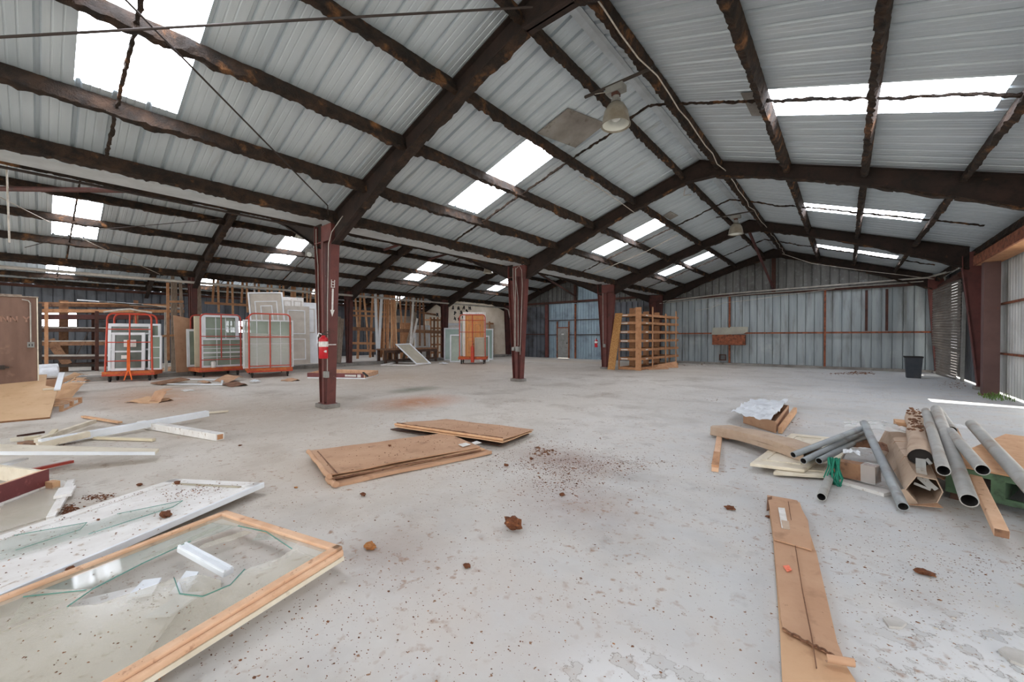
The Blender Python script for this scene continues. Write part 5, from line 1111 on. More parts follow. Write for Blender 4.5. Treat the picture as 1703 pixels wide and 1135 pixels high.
plank('white_trim', 66, 744, .03, 92, 716, .14, .06, .04, 'cream_panel', 'short stub sticking up in the middle of the jumble')
plank('white_trim', 80, 742, .03, 110, 730, .06, .07, .04, 'cream', 'short cream stub at the foot of the jumble')
plank('cream_stick', 138, 693, .03, 200, 703, .04, .06, .03, 'wood_light', 'pale wood stick behind the long white trim')
plank('white_trim', 0, 735, .06, 40, 730, .06, .12, .06, 'wrap_film', 'film wrapped trim end at the left edge of the jumble')
plank('red_batten', 28, 726, .05, 74, 719, .05, .03, .03, 'rust_dark', 'dark thin strip behind the jumble', 'batten')
plank('wood_block', 38, 738, .03, 60, 741, .03, .11, .06, 'wood_old', 'broken hollow wood end at the left of the jumble', 'wood block')
# hardboard sheet leaning on the pallet heap
h0, h1 = fl(83, 694, .03), fl(-40, 705, .03); h2, h3 = fl(-30, 627, .66), fl(103, 622, .66)
t = thing('hardboard_sheet', 'big tan hardboard sheet leaning back over a heap at the left edge', 'board', (h0.x, h0.y, 0)); nrm = (h1-h0).cross(h3-h0).normalized(); nrm = nrm if nrm.z > 0 else -nrm
q0 = h0.lerp(h3, .70); tr = h0.lerp(h3, .70).lerp(h1.lerp(h2, .70), .18)
mb = MB(); mb.slab([h0, h1, h2, h3.lerp(h2, .20), tr, h0.lerp(h3, .62)], nrm*-.035); mb.build('sheet', 'hardboard', t, bevel=.004)
mb = MB(); mb.slab([h0-nrm*.036, h1-nrm*.036, h1-nrm*.0, h0], (h0-h3).normalized()*.004); mb.build('front_edge', 'hardboard_edge', t)
a, b = h0.lerp(h3, .55)+nrm*.02, h0.lerp(h3, 1.0)+nrm*.02; mb = MB(); mb.bar(a, b, .09, .03, nrm); tag(mb.build('white_trim', 'white_paint', loc=a), 'white trim strip on the torn corner of the hardboard', 'trim piece')
a, b = h0.lerp(h3, .58).lerp(h1.lerp(h2, .58), .02)+nrm*.02, h0.lerp(h3, .58).lerp(h1.lerp(h2, .58), .20)+nrm*.02; mb = MB(); mb.bar(a, b, .03, .03, nrm); tag(mb.build('metal_strip', 'cream', loc=a), 'thin pale strip across the torn corner of the hardboard', 'trim piece')
# pallet
a, b, c = fl(88, 686), fl(104, 685), fl(137, 670); ub = (b-a).normalized(); uc = (c-b).normalized(); Lp = (c-b).length; Wp = .8
t = thing('wooden_pallet', 'small pale wooden pallet on the floor beside the hardboard', 'pallet', (b.x, b.y, 0))
def pp(s_, w_, z): return b-ub*w_+uc*s_+Vector((0, 0, z))
for w0 in (0, .36, .72):
    mb = MB(); mb.slab([pp(0, w0, 0), pp(Lp, w0, 0), pp(Lp, w0+.05, 0), pp(0, w0+.05, 0)], (0, 0, .02)); mb.build('bottom_board', 'wood_light', t)
    for s_ in (0, Lp*.48, Lp-.1):
        mb = MB(); mb.slab([pp(s_, w0, .02), pp(s_+.1, w0, .02), pp(s_+.1, w0+.05, .02), pp(s_, w0+.05, .02)], (0, 0, .09)); mb.build('block', 'wood_light', t)
for k in range(5):
    s_ = k*(Lp-.12)/4; mb = MB(); mb.slab([pp(s_, 0, .11), pp(s_+.12, 0, .11), pp(s_+.12, Wp, .11), pp(s_, Wp, .11)], (0, 0, .018)); mb.build('top_board', 'wood_light', t)
# carton scraps behind the hardboard
def scrap(u, v, z, sx, sy, rz, tilt, label, m='card_light'):
    c = fl(u, v, z); M_ = Matrix.Translation(c) @ Matrix.Rotation(rz, 4, 'Z') @ Matrix.Rotation(tilt, 4, 'X')
    t_ = thing('carton_scrap', label, 'carton scrap', (c.x, c.y, c.z-.05))
    mb = MB(); mb.sheet(lambda a, b: M_ @ Vector(((a-.5)*sx, (b-.5)*sy, .02*math.sin(a*5)+.03*noise.noise((a*3, b*3, u)))), 6, 6, (0, 0, -.006)); mb.build('flap', m, t_)
    mb = MB(); mb.sheet(lambda a, b: M_ @ Vector(((a-.5)*sx*.9, sy*.5+b*.12, -b*.12)), 4, 3, (0, 0, -.006)); mb.build('side_flap', m, t_)
scrap(114, 628, .42, .45, .4, .3, .5, 'folded carton scrap on top of the scrap heap right of the plastic roll', 'card_light')
scrap(112, 638, .30, .5, .4, -.2, .7, 'open carton scrap in the middle of the scrap heap', 'card_light')
scrap(108, 653, .16, .55, .5, .6, .9, 'large carton scrap between hardboard and pallet', 'card_light')
scrap(128, 635, .10, .35, .3, .8, .4, 'brown carton scrap at the right end of the scrap heap', 'card')
crumple('plastic_wrap', fl(122, 642, .08), .35, .25, .16, 'clear crumpled plastic at the foot of the scrap heap', seed=11)
crumple('plastic_wrap', fl(133, 630, .03), .35, .2, .14, 'flat clear plastic on the floor right of the scrap heap', seed=12)
# heap box that carries roll and hardboard
c = fl(60, 640, .3); mb = MB(); mb.box(c.x-.45, c.y-.9, 0, c.x+.25, c.y+.45, .42); t = thing('carton_box', 'brown carton mostly hidden under the hardboard and the plastic roll', 'carton', (c.x, c.y, 0)); mb.build('box', 'card', t, bevel=.01)
# plastic roll
p = fl(96, 615, .64); q = fl(40, 619, .62); ax = (q-p).normalized()
t = thing('plastic_roll', 'roll of whitish plastic film with a loose sheet, behind the hardboard', 'plastic roll', p-Vector((0, 0, .17)))
mb = MB(); mb.tube([p, p+ax*.9], .165, 24); mb.build('roll', 'plastic_white', t, smooth=True)
mb = MB(); mb.tube([p-ax*.012, p+ax*.02], .045, 12, True); mb.build('core', 'rubber', t)
mb = MB(); sdv = ax.cross(Vector((0, 0, 1))).normalized(); sdv = sdv if (p+sdv).length < p.length else -sdv
mb.sheet(lambda a, b: p+ax*(.05+.9*a)+sdv*(.10+.35*b)+Vector((0, 0, .10-.24*b*b+.02*math.sin(a*4))), 8, 8, (0, 0, -.004)); mb.build('loose_sheet', 'plastic_white', t, smooth=True)
# brown cabinet wall with chalk letters at the left edge
t = thing('brown_booth', 'tall brown plywood booth with faded letters and an outlet at the left edge', 'booth', (-13.5, -.8, 0))
mb = MB(); mb.box(-14.5, -1.9, 0, -13.5, 0.0, 2.36); mb.build('body', 'kiosk_brown', t, bevel=.012)
mb = MB(); mb.box(-14.5, .0, 0, -13.49, .02, 2.36); mb.build('edge_board', 'cream', t)
mb = MB(); mb.box(-14.52, -1.92, 2.36, -13.48, .03, 2.385); mb.build('top_edge', 'wood_grey', t)
mb = MB(); mb.tube([(-13.47, -.085, 1.40), (-13.47, -.085, 2.24), (-13.47, -.11, 2.29), (-13.47, -.20, 2.31)], .012, 7); mb.build('conduit', 'conduit', t, smooth=True)
mb = MB(); mb.box(-13.50, -.135, 1.28, -13.45, -.035, 1.40); o = mb.build('outlet_box', 'box_grey', t, bevel=.006)
mb = MB(); mb.box(-13.449, -.115, 1.31, -13.446, -.10, 1.36); mb.box(-13.449, -.075, 1.31, -13.446, -.06, 1.36); mb.build('sockets', 'ink', o)
mb = MB(); mb.box(-13.5, -.52, .83, -13.46, -.44, .92); mb.bar((-13.45, -.50, .88), (-13.45, -.38, .87), .03, .03); mb.build('latch', 'dark_steel', t)
mb = MB(); mb.box(-13.9, -.9, 2.385, -13.6, -.2, 2.42); mb.build('clutter_board', 'wood_grey', t)
LET = {'N': [((0, 0), (0, 1)), ((0, 1), (.7, 0)), ((.7, 0), (.7, 1))], 'Y': [((0, 1), (.35, .5)), ((.7, 1), (.35, .5)), ((.35, .5), (.35, 0))]}
def letters(txt, org, du, dv, h, th, m, parent, nm='letters'):
    mb = MB(); x = 0; org, du, dv = Vector(org), Vector(du), Vector(dv); nn = du.cross(dv)
    for ch in txt:
        for a, b in LET.get(ch, []):
            mb.bar(org+du*(x+a[0]*h)+dv*a[1]*h, org+du*(x+b[0]*h)+dv*b[1]*h, th, .004, nn)
        x += h*1.0
    return mb.build(nm, m, parent)
for ch, yy in (('N', -.475), ('N', -.355), ('Y', -.185)): letters(ch, (-13.496, yy, 1.83), (0, 1, 0), (0, 0, 1), .12, .026, 'kiosk_writing', t, 'letter')
# ================================================================== TROLLEYS WITH WINDOWS AND DOORS
def P3(M_, x, y, z): return M_ @ Vector((x, y, z))
def frame_at(a, b):
    """local frame from a front edge a->b on the floor: x along it, y away from the camera"""
    a, b = Vector(a), Vector(b); a.z = b.z = 0; x = (b-a).normalized(); y = Vector((-x.y, x.x, 0)); c = (a+b)/2
    if y.dot(c) < 0: y = -y
    M_ = Matrix(((x.x, y.x, 0, c.x), (x.y, y.y, 0, c.y), (0, 0, 1, 0), (0, 0, 0, 1))); return M_, (b-a).length
def trolley(a, b, label, depth=.95, ht=2.05, lean=0, rungs=(.55, 1.05, 1.45), front_rungs=None, taper=0, mf='orange_paint', deckz=.20, rear=True, cloth=False, midtop=1., low=0):
    M_, L = frame_at(a, b); t = thing('window_trolley', label, 'trolley', M_ @ Vector((0, depth/2, 0)), 'orange window trolleys')
    mb = MB(); mb.slab([P3(M_, -L/2, 0, deckz), P3(M_, L/2, 0, deckz), P3(M_, L/2, depth, deckz), P3(M_, -L/2, depth, deckz)], (0, 0, .15)); mb.build('deck', 'orange_deck', t, bevel=.008)
    mb = MB(); mb.slab([P3(M_, -L/2, -.006, deckz+.015), P3(M_, L/2, -.006, deckz+.015), P3(M_, L/2, -.001, deckz+.015), P3(M_, -L/2, -.001, deckz+.015)], (0, 0, .045)); mb.build('deck_band', mf, t)
    for x in (-L/2+.16, L/2-.16):
        for y in (.12, depth-.12):
            w_ = MB(); w_.tube([P3(M_, x-.02, y, .085), P3(M_, x+.02, y, .085)], .085, 14); o = w_.build('caster', 'rubber', t)
            f = MB(); f.slab([P3(M_, x-.04, y-.03, .09), P3(M_, x+.04, y-.03, .09), P3(M_, x+.04, y+.03, .09), P3(M_, x-.04, y+.03, .09)], (0, 0, deckz-.09)); f.build('caster_fork', 'dark_steel', o)
    def hoop(y, nm, ln, bars):
        w0 = L/2-.07; R_ = .16; z0, z1 = deckz+.15, deckz+.15+ht-.05
        def pt(x, z): f = (z-z0)/ht; return P3(M_, x*(1-taper*f), y+ln*f, z)
        pth = [pt(-w0, z0), pt(-w0, z1-R_)]+[pt(-w0+R_-R_*math.cos(k*math.pi/8), z1-R_+R_*math.sin(k*math.pi/8)) for k in range(1, 5)]
        pth += [pt(w0-R_+R_*math.cos((4-k)*math.pi/8), z1-R_+R_*math.sin((4-k)*math.pi/8)) for k in range(0, 4)]+[pt(w0, z1-R_), pt(w0, z0)]
        mb = MB(); mb.tube(pth, .027, 8); o = mb.build(nm, mf, t, smooth=True)
        for z in bars:
            r = MB(); r.tube([pt(-w0, z0+z), pt(w0, z0+z)], .017, 7); r.build('rung', mf, t, smooth=True)
        r = MB(); r.tube([pt(.0, z0+low), pt(.0, z1-.0)], .022, 7); r.build('centre_post', mf, t, smooth=True)
    hoop(.05, 'front_hoop', lean, rungs)
    if rear: hoop(depth-.05, 'rear_hoop', -lean, ())
    return t, M_, L, deckz+.15
def window_unit(M_, x, y, z, w_, h_, label, d=.09, fw=.07, nx=2, ny=2, lean=.06, yaw=0, pane='pane_green', m='white_paint', rails=(), cat='window', mw=.022, name='window_unit', group=None, kick=0):
    """upright framed unit: frame, muntin bars, pane; local x,y at its bottom centre; leans back by lean (radians)"""
    Q = M_ @ Matrix.Translation((x, y, z+.004+(d+.06)*math.sin(lean))) @ Matrix.Rotation(yaw, 4, 'Z') @ Matrix.Rotation(-lean, 4, 'X')
    t = thing(name, label, cat, Q @ Vector((0, 0, 0)), group)
    def bx(mb, a, b, c, d_, y0, y1): mb.box(a, y0, c, b, y1, d_, Q)
    mb = MB()
    bx(mb, -w_/2, -w_/2+fw, 0, h_, 0, d); bx(mb, w_/2-fw, w_/2, 0, h_, 0, d); bx(mb, -w_/2+fw, w_/2-fw, h_-fw, h_, 0, d); bx(mb, -w_/2+fw, w_/2-fw, 0, fw+kick, 0, d)
    mb.build('frame', m, t)
    for f in rails:
        mb = MB(); bx(mb, -w_/2+fw, w_/2-fw, h_*f-.025, h_*f+.03, -.008, d*.8); mb.build('meeting_rail', m, t)
    if nx > 1 or ny > 1:
        mb = MB()
        for i in range(1, nx): xx = -w_/2+fw+(w_-2*fw)*i/nx; bx(mb, xx-mw/2, xx+mw/2, fw, h_-fw, d*.3, d*.6)
        for j in range(1, ny): zz = fw+(h_-2*fw)*j/ny; bx(mb, -w_/2+fw, w_/2-fw, zz-mw/2, zz+mw/2, d*.32, d*.58)
        mb.build('muntins', m, t)
    mb = MB(); bx(mb, -w_/2+fw, w_/2-fw, fw+kick, h_-fw, d*.42, d*.48); mb.build('pane', pane, t)
    return t
def door_leaf(M_, x, y, z, w_, h_, label, m='white_dirty', lean=.05, yaw=0, d=.045, panels=((.12, .45, .08, .44), (.55, .88, .08, .44), (.12, .45, .52, .92), (.55, .88, .52, .92)), jamb=None, knob=False, group=None, roll=0):
    Q = M_ @ Matrix.Translation((x, y, z)) @ Matrix.Rotation(yaw, 4, 'Z') @ Matrix.Rotation(roll, 4, 'Y') @ Matrix.Rotation(-lean, 4, 'X')
    t = thing('door_leaf', label, 'door', Q @ Vector((0, 0, 0)), group)
    mb = MB(); mb.box(-w_/2, 0, 0, w_/2, d, h_, Q); mb.build('leaf', m, t, bevel=.004)
    for (a, b, c, e) in panels:
        q = [Q @ Vector((-w_/2+w_*u, -.001, h_*v)) for u, v in ((a, c), (b, c), (b, e), (a, e))]
        mb, I = frame_mb(*q, .032, Q.to_3x3() @ Vector((0, -.016, 0)))
        o = mb.build('panel_moulding', {'drywall': 'white_paint', 'white_dirty': 'drywall', 'white_paint': 'drywall', 'orange_wood': 'wood_gold'}.get(m, m), t)
    if jamb:
        for (a, b, c, e) in ((-w_/2-.06, -w_/2-.01, 0, h_+.06), (w_/2+.01, w_/2+.06, 0, h_+.06), (-w_/2-.01, w_/2+.01, h_+.01, h_+.06)):
            mb = MB(); mb.box(a, -.02, c, b, d+.06, e, Q); mb.build('jamb', jamb, t)
    if knob:
        mb = MB(); mb.box(-w_/2+.07, -.004, h_*.45, -w_/2+.11, 0, h_*.45+.04, Q); mb.build('lock_bore', 'ink', t)
    return t
# trolley 1, at left
T1, M1, L1, z1 = trolley(fl(169, 637), fl(257, 633.5), 'orange trolley at left with a rope over its top and an orange strap', lean=.12, rungs=(.35, .98, 1.42), taper=.07, ht=2.0, depth=.85)
mb = MB(); w0 = L1/2-.07
mb.tube([P3(M1, -w0, .0, z1+1.98), P3(M1, -w0*.5, .06, z1+2.05), P3(M1, .02, .1, z1+2.10), P3(M1, w0*.5, .1, z1+2.05), P3(M1, w0, .1, z1+2.0)], .03, 7); mb.jitter(.02, 8); o = mb.build('rope', 'cable', smooth=True); tag(o, 'dirty rope draped along the top of the left orange trolley', 'rope')
mb = MB()
for dx in (-.05, .05): mb.slab([P3(M1, -.02, -.03, z1+1.05), P3(M1, .04, -.03, z1+1.05), P3(M1, .04+dx*.4, -.06, z1+.05), P3(M1, -.01+dx*.4, -.06, z1+.05)], Vector((0, 0, .004))); mb.slab([P3(M1, -.01+dx*.4, -.06, z1+.05), P3(M1, .04+dx*.4, -.06, z1+.05), P3(M1, .03+dx*2, -.1, z1-.28), P3(M1, .0+dx*2, -.1, z1-.30)], M1.to_3x3() @ Vector((0, -.004, 0)))
tag(mb.build('ratchet_strap', 'strap'), 'bright orange strap hanging from the middle of the left trolley', 'strap')
window_unit(M1, -.02, .60, z1, 1.40, 1.62, 'largest white window frame at the rear of the left trolley', nx=1, ny=1, lean=.03)
window_unit(M1, -.10, .44, z1, 1.12, 1.58, 'tall white window with a divided top light on the left trolley', nx=1, ny=1, lean=.05, rails=(.80, .45), pane='pane_dark')
window_unit(M1, -.08, .22, z1, .86, 1.30, 'white window with paper stickers at the front of the left trolley', nx=1, ny=1, lean=.06, rails=(.50,), pane='pane_dark', fw=.085)
window_unit(M1, .60, .30, z1, .36, 1.20, 'narrow white window at the right end of the left trolley', nx=1, ny=3, lean=.05, fw=.05)
for (x, zz, w_, h_, lb) in ((-.02, .82, .32, .24, 'white paper sticker on the upper pane of the left trolley window'), (-.14, .42, .22, .12, 'white paper sticker on the lower pane of the left trolley window')):
    mb = MB(); mb.slab([P3(M1, x-w_/2, .21, z1+zz), P3(M1, x+w_/2, .21, z1+zz), P3(M1, x+w_/2, .215, z1+zz+h_), P3(M1, x-w_/2, .215, z1+zz+h_)], M1.to_3x3() @ Vector((0, .003, 0))); tag(mb.build('paper_sticker', 'label_white', loc=P3(M1, x, .2, z1+zz)), lb, 'sticker')
# trolley 2
T2, M2, L2, z2 = trolley(fl(331, 629), fl(405, 624), 'rusty red trolley in the middle with gridded windows', depth=1.3, rungs=(.30, .85, 1.18), mf='red_paint', ht=2.06, low=.35)
window_unit(M2, .12, .16, z2, 1.44, 1.10, 'wide white gridded window low on the middle trolley', nx=3, ny=3, lean=.03, rails=(.5,))
window_unit(M2, .10, .36, z2, 1.20, 2.02, 'tall white gridded window behind the wide one on the middle trolley', nx=3, ny=4, lean=.03, fw=.11)
window_unit(M2, -.22, .58, z2, .50, 1.55, 'white narrow window between cream door and gridded windows', nx=1, ny=3, lean=.05, fw=.06, pane='pane_dark')
window_unit(M2, -.12, .82, z2, 1.0, 1.95, 'cream door with a dark glass light leaning on the middle trolley', nx=1, ny=1, lean=.03, fw=.24, m='cream_panel', cat='door', kick=.0, pane='pane_dark', name='glazed_door')
window_unit(M2, -.50, 1.05, z2, .6, 1.45, 'thin white frame at the left end of the middle trolley', nx=1, ny=1, lean=.04, fw=.08)
c = P3(M2, -1.3, 2.0, z2); quad_board('carton_sheet', [P3(M2, -1.05, 1.40, .02), P3(M2, -.40, 1.38, .02), P3(M2, -.45, 1.5, 2.20), P3(M2, -1.10, 1.52, 2.34)], .05, 'card', 'tall brown cardboard wrapped panel standing left of the middle trolley', 'cardboard panel')
mb = MB(); mb.lathe([(0, 0), (.075, 0), (.085, .2), (.06, .23), (0, .24)], P3(M2, -.25, .08, z2), 12); mb.build; o = mb.build('paper_cup', 'label_white', loc=P3(M2, -.25, .08, z2), smooth=True); tag(o, 'small white jug standing on the deck of the middle trolley', 'jug')
a, b = fl(272, 616, .06), fl(318, 606, .16); mb = MB(); mb.bar(a, b, .5, .10); tag(mb.build('carton_box', 'card', loc=a, bevel=.01), 'long flat brown carton slanting off the left side of the middle trolley', 'carton')
# trolley 3
T3, M3, L3, z3 = trolley(fl(411, 630), fl(487, 626), 'orange trolley beside the nearest column with a film wrapped window', depth=2.3, rungs=(.08, 1.15), ht=2.06)
W3 = window_unit(M3, -.03, .14, z3-.0, 1.62, 1.78, 'wide white four light window wrapped in film on the trolley beside the nearest column', nx=4, ny=2, lean=.02, fw=.05)
mb = MB(); mb.sheet(lambda u, v: P3(M3, -.86+1.62*u, .10+.014*noise.noise((u*3, v*26, 5)), z3+.02+(1.30-.12*u)*v), 20, 40, M3.to_3x3() @ Vector((0, .004, 0))); tag(mb.build('film_wrap', 'wrap_film', smooth=True, loc=P3(M3, 0, .1, z3)), 'clear stretch film wound round the window on the trolley beside the nearest column', 'film wrap')
door_leaf(M3, .12, .75, z3, 1.04, 2.84, 'tall light grey panelled door leaning highest on the trolley beside the nearest column', 'drywall', lean=.05, roll=-.07, panels=((.13, .85, .10, .90), (.30, .68, .45, .84)), jamb='white_paint')
door_leaf(M3, 1.12, 1.55, z3, .95, 2.45, 'white arch panelled door at the right of the trolley beside the nearest column', 'drywall', lean=.04, panels=((.12, .82, .52, .93), (.12, .82, .08, .44)), yaw=.1)
door_leaf(M3, 1.0, 2.0, z3, .85, 2.85, 'plain white door slab standing behind the others on the trolley beside the nearest column', 'white_dirty', lean=.03, panels=((.1, .45, .80, .95), (.55, .9, .80, .95)))
door_leaf(M3, 1.55, 2.1, z3, .90, 2.66, 'white door in a frame at the rear of the trolley beside the nearest column', 'white_paint', lean=.03, panels=((.15, .85, .5, .9),))
# trolley 4, far, with the orange door
T4, M4, L4, z4 = trolley(fl(762, 606), fl(809, 606), 'bright orange trolley with the orange wood door', depth=1.0, rungs=(1.35, 2.0), ht=2.35, rear=False, low=0, deckz=.25)
door_leaf(M4, .08, .40, z4, .92, 2.25, 'orange brown six panel wood door on the far trolley', 'orange_wood', lean=.02, panels=((.14, .45, .08, .38), (.55, .86, .08, .38), (.14, .45, .46, .80), (.55, .86, .46, .80), (.14, .45, .85, .95), (.55, .86, .85, .95)), jamb='orange_wood', knob=True)
door_leaf(M4, .05, .56, z4, 1.28, 2.48, 'white door behind the orange wood door on the far trolley', 'white_dirty', lean=.02, panels=())
window_unit(M4, .42, .14, z4, .62, 1.05, 'small grey framed screen at the front of the far trolley', nx=1, ny=1, lean=.04, fw=.05, pane='screen_mesh', m='drywall', cat='screen')
t = thing('gas_bottle', 'slim orange red cylinder standing at the front of the far trolley', 'cylinder', P3(M4, .02, -.10, .1))
mb = MB(); mb.lathe([(0, 0), (.09, 0), (.095, .03), (.095, .78), (.06, .88), (.03, .90), (.03, .98), (0, .98)], P3(M4, .02, -.10, .1), 16); mb.build('cylinder', 'orange_paint', t, smooth=True)
mb = MB(); mb.bar(P3(M4, .02, -.10, 1.06), P3(M4, .10, -.10, 1.12), .03, .03); mb.build('valve', 'dark_steel', t)
Wf = Matrix.Identity(4)
def standing(u, v, w_, h_, label, yaw, **k):
    p = fl(u, v); Mx = Matrix.Translation((p.x, p.y, 0)) @ Matrix.Rotation(yaw, 4, 'Z'); return window_unit(Mx, 0, 0, .0, w_, h_, label, nx=1, ny=1, **k)
yw = math.atan2(M4[1][0], M4[0][0])
standing(752, 600, 1.05, 2.05, 'large white framed glass door left of the far trolley', yw, lean=.04, fw=.08, pane='pane_teal', name='glazed_door', cat='door')
standing(757, 603, .62, 1.62, 'smaller white framed glass panel in front of the large one left of the far trolley', yw, lean=.05, fw=.07, pane='pane_green', name='glazed_door', cat='door')
standing(755, 596, 1.05, 2.45, 'plain white door frame standing behind the glass doors left of the far trolley', yw, lean=.02, fw=.16, pane='white_dirty', name='glazed_door', cat='door')
standing(808, 599, .95, 2.0, 'tall white framed glass door right of the far trolley', yw, lean=.05, fw=.08, pane='pane_teal', name='glazed_door', cat='door')
standing(806, 602, .55, 1.55, 'narrow white framed glass panel right of the far trolley', yw, lean=.05, fw=.07, pane='pane_green', name='glazed_door', cat='door')
standing(797, 595, .9, 2.4, 'white door frame behind the glass doors right of the far trolley', yw, lean=.02, fw=.10, pane='white_dirty', name='glazed_door', cat='door')
# ---- screen leaning in front of the bench, frame on the floor
q = [fl(692, 606.5, .02), fl(717, 605.5, .02), aX(682, 572, -18.95), aX(657, 573, -18.95)]
t = thing('window_screen', 'white framed insect screen leaning against the workbench', 'screen', (q[0].x, q[0].y, 0)); nrm = (q[1]-q[0]).cross(q[3]-q[0]).normalized()
mb, I = frame_mb(*q, .075, nrm*.03); mb.build('frame', 'white_paint', t)
mb = MB(); mb.slab(I, nrm*.008); mb.build('mesh', 'screen_mesh', t)
t = thing('window_casing', 'white window frame lying on the floor in front of the workbench', 'frame', fl(670, 606))
mb, I = frame_mb(fl(633, 608.5, .02), fl(690, 609, .02), fl(716, 605, .02), fl(655, 604, .02), .12, (0, 0, .06)); mb.build('frame', 'white_dirty', t)
# ---- maroon frame on the floor behind the nearest column
f0, f1, f2, f3 = fl(511, 629.5), fl(607, 631), fl(629, 624.5), fl(540, 622)
t = thing('door_jamb', 'flat maroon and white box frame on the floor behind the nearest column', 'door frame', (f0.x, f0.y, 0))
for i, (a, b, m) in enumerate(((f0, f1, 'maroon'), (f1, f2, 'wood_pink'), (f2, f3, 'wood_pink'), (f3, f0, 'wood_pink'))):
    d_ = (b-a).normalized(); n_ = Vector((-d_.y, d_.x, 0)); n_ = n_ if n_.dot((f0+f2)/2-a) > 0 else -n_
    mb = MB(); mb.slab([a, b, b+n_*.04, a+n_*.04], (0, 0, .15)); mb.v = [x+Vector((0, 0, .045)) for x in mb.v]; mb.build('side', m, t)
    mb = MB(); mb.slab([a, b, b+n_*.05, a+n_*.05], (0, 0, .045)); mb.build('bottom_strip', 'white_paint', t)
d_ = (f1-f0).normalized(); n_ = Vector((d_.y, -d_.x, 0)); n_ = n_ if n_.dot(f0-(f0+f2)/2) > 0 else -n_
Lf = (f1-f0).length; mb = MB(); a = f0+d_*Lf*.66+n_*.004
mb.slab([a+Vector((0, 0, .08)), a+d_*Lf*.19+Vector((0, 0, .08)), a+d_*Lf*.19+Vector((0, 0, .15)), a+Vector((0, 0, .15))], n_*.003); mb.build('white_label', 'label_white', t)
mb = MB(); a = f0+d_*Lf*.87+n_*.004; mb.slab([a+Vector((0, 0, .06)), a+d_*Lf*.06+Vector((0, 0, .06)), a+d_*Lf*.06+Vector((0, 0, .16)), a+Vector((0, 0, .16))], n_*.003); mb.build('white_label', 'label_white', t)
mb = MB(); mb.bar(fl(604, 620, .22), fl(611, 626, .22), .06, .04); tag(mb.build('black_bar', 'rubber', loc=fl(607, 623, .2)), 'short black bar lying on the maroon frame', 'bar')
mb = MB(); mb.slab([f0.lerp(f3, .2)+Vector((0, 0, .03)), f1.lerp(f2, .2)+Vector((0, 0, .03)), f2.lerp(f1, .15)+Vector((0, 0, .03)), f3.lerp(f0, .15)+Vector((0, 0, .03))], (0, 0, .02)); mb.build('backing', 'wood_light', t)
# ---- scraps on the floor in front of the trolleys
t = thing('window_casing', 'thin white frame lying on the floor in front of the middle trolley', 'frame', fl(320, 637))
mb, I = frame_mb(fl(265, 640, .02), fl(370, 641, .02), fl(372, 633, .02), fl(300, 631, .02), .07, (0, 0, .035)); mb.build('frame', 'white_paint', t)
quad_board('dark_board', [fl(250, 637, .06), fl(268, 639, .05), fl(316, 631, .16), fl(300, 628, .16)], .03, 'wood_old', 'dark brown curved board on the white frame in front of the trolleys', 'board')
scrap(376, 630, .10, .8, .45, .3, .4, 'open brown carton lying in front of the middle trolley', 'card')
scrap(386, 639, .05, .9, .4, .1, .1, 'trampled brown carton on the floor right of the white frame', 'card_dark')
scrap(338, 635, .06, .45, .15, .2, .1, 'small brown strip inside the white frame on the floor', 'card')
scrap(246, 666, .04, .8, .4, .5, .15, 'crumpled carton scrap alone on the floor in front of the trolleys', 'card_light')
scrap(262, 659, .14, .3, .25, .5, 1.0, 'upright flap of carton beside the crumpled scrap on the floor', 'card')
scrap(481, 632, .04, .5, .3, .2, .2, 'brown carton scrap on the floor under the right corner of the trolley by the column', 'card')
crumple('plastic_wrap', fl(424, 636, .02), .16, .12, .10, 'white plastic scrap under the trolley beside the nearest column', 'plastic_white', 14)
crumple('plastic_wrap', fl(738, 606, .02), .28, .16, .12, 'white plastic scrap on the floor left of the far trolley', 'plastic_white', 15)
crumple('plastic_wrap', fl(312, 650, .0), .25, .12, .03, 'flat white paper on the floor in front of the middle trolley', 'label_white', 16)
# ================================================================== TIMBER RACKS
XS = X2-.75
def onx(u, v, x=XS): return aX(u, v, x)
def slat_rack(label, rails, slats, x=XS, group='timber slat racks'):
    """rails and slats drawn on the rack plane; each slat is its own part"""
    b = onx(slats[0][0], slats[0][1], x); t = thing('slat_rack', label, 'timber rack', (x, b.y, .15), group)
    for (u0, v0, u1, v1, h_, m, dx) in rails:
        a, c = onx(u0, v0, x), onx(u1, v1, x); a.x += dx; c.x += dx; mb = MB(); mb.bar(a, c, .05, h_); mb.build('rail', m, t)
    for s_ in slats:
        u0, v0, u1, v1, w_ = s_[:5]; m = s_[5] if len(s_) > 5 else 'wood'; dx = s_[6] if len(s_) > 6 else 0
        a, c = onx(u0, v0, x), onx(u1, v1, x); a.x += dx; c.x += dx; mb = MB(); mb.bar(a, c, w_, .04, (1, 0, 0)); mb.build('slat', m, t)
    return t
pairs = [(356, 362), (380, 386), (404, 410), (424, 430), (446, 451), (466, 471), (486, 490), (505, 510), (518, 524)]
sl = []
for i, (a, b) in enumerate(pairs):
    va = 459+(a-356)*.052; sl += [(a, va, a-2.5, 504 if i < 3 else 512, .075, 'wood'), (b, va, b+2, 545 if i % 2 else 520, .075, 'wood_light')]
sl += [(328, 468, 335, 600, .20, 'wood_grey'), (300, 470, 306, 600, .10, 'wood_grey'), (279, 470, 280, 600, .09, 'wood'), (488, 470, 490, 512, .16, 'wood_gold')]
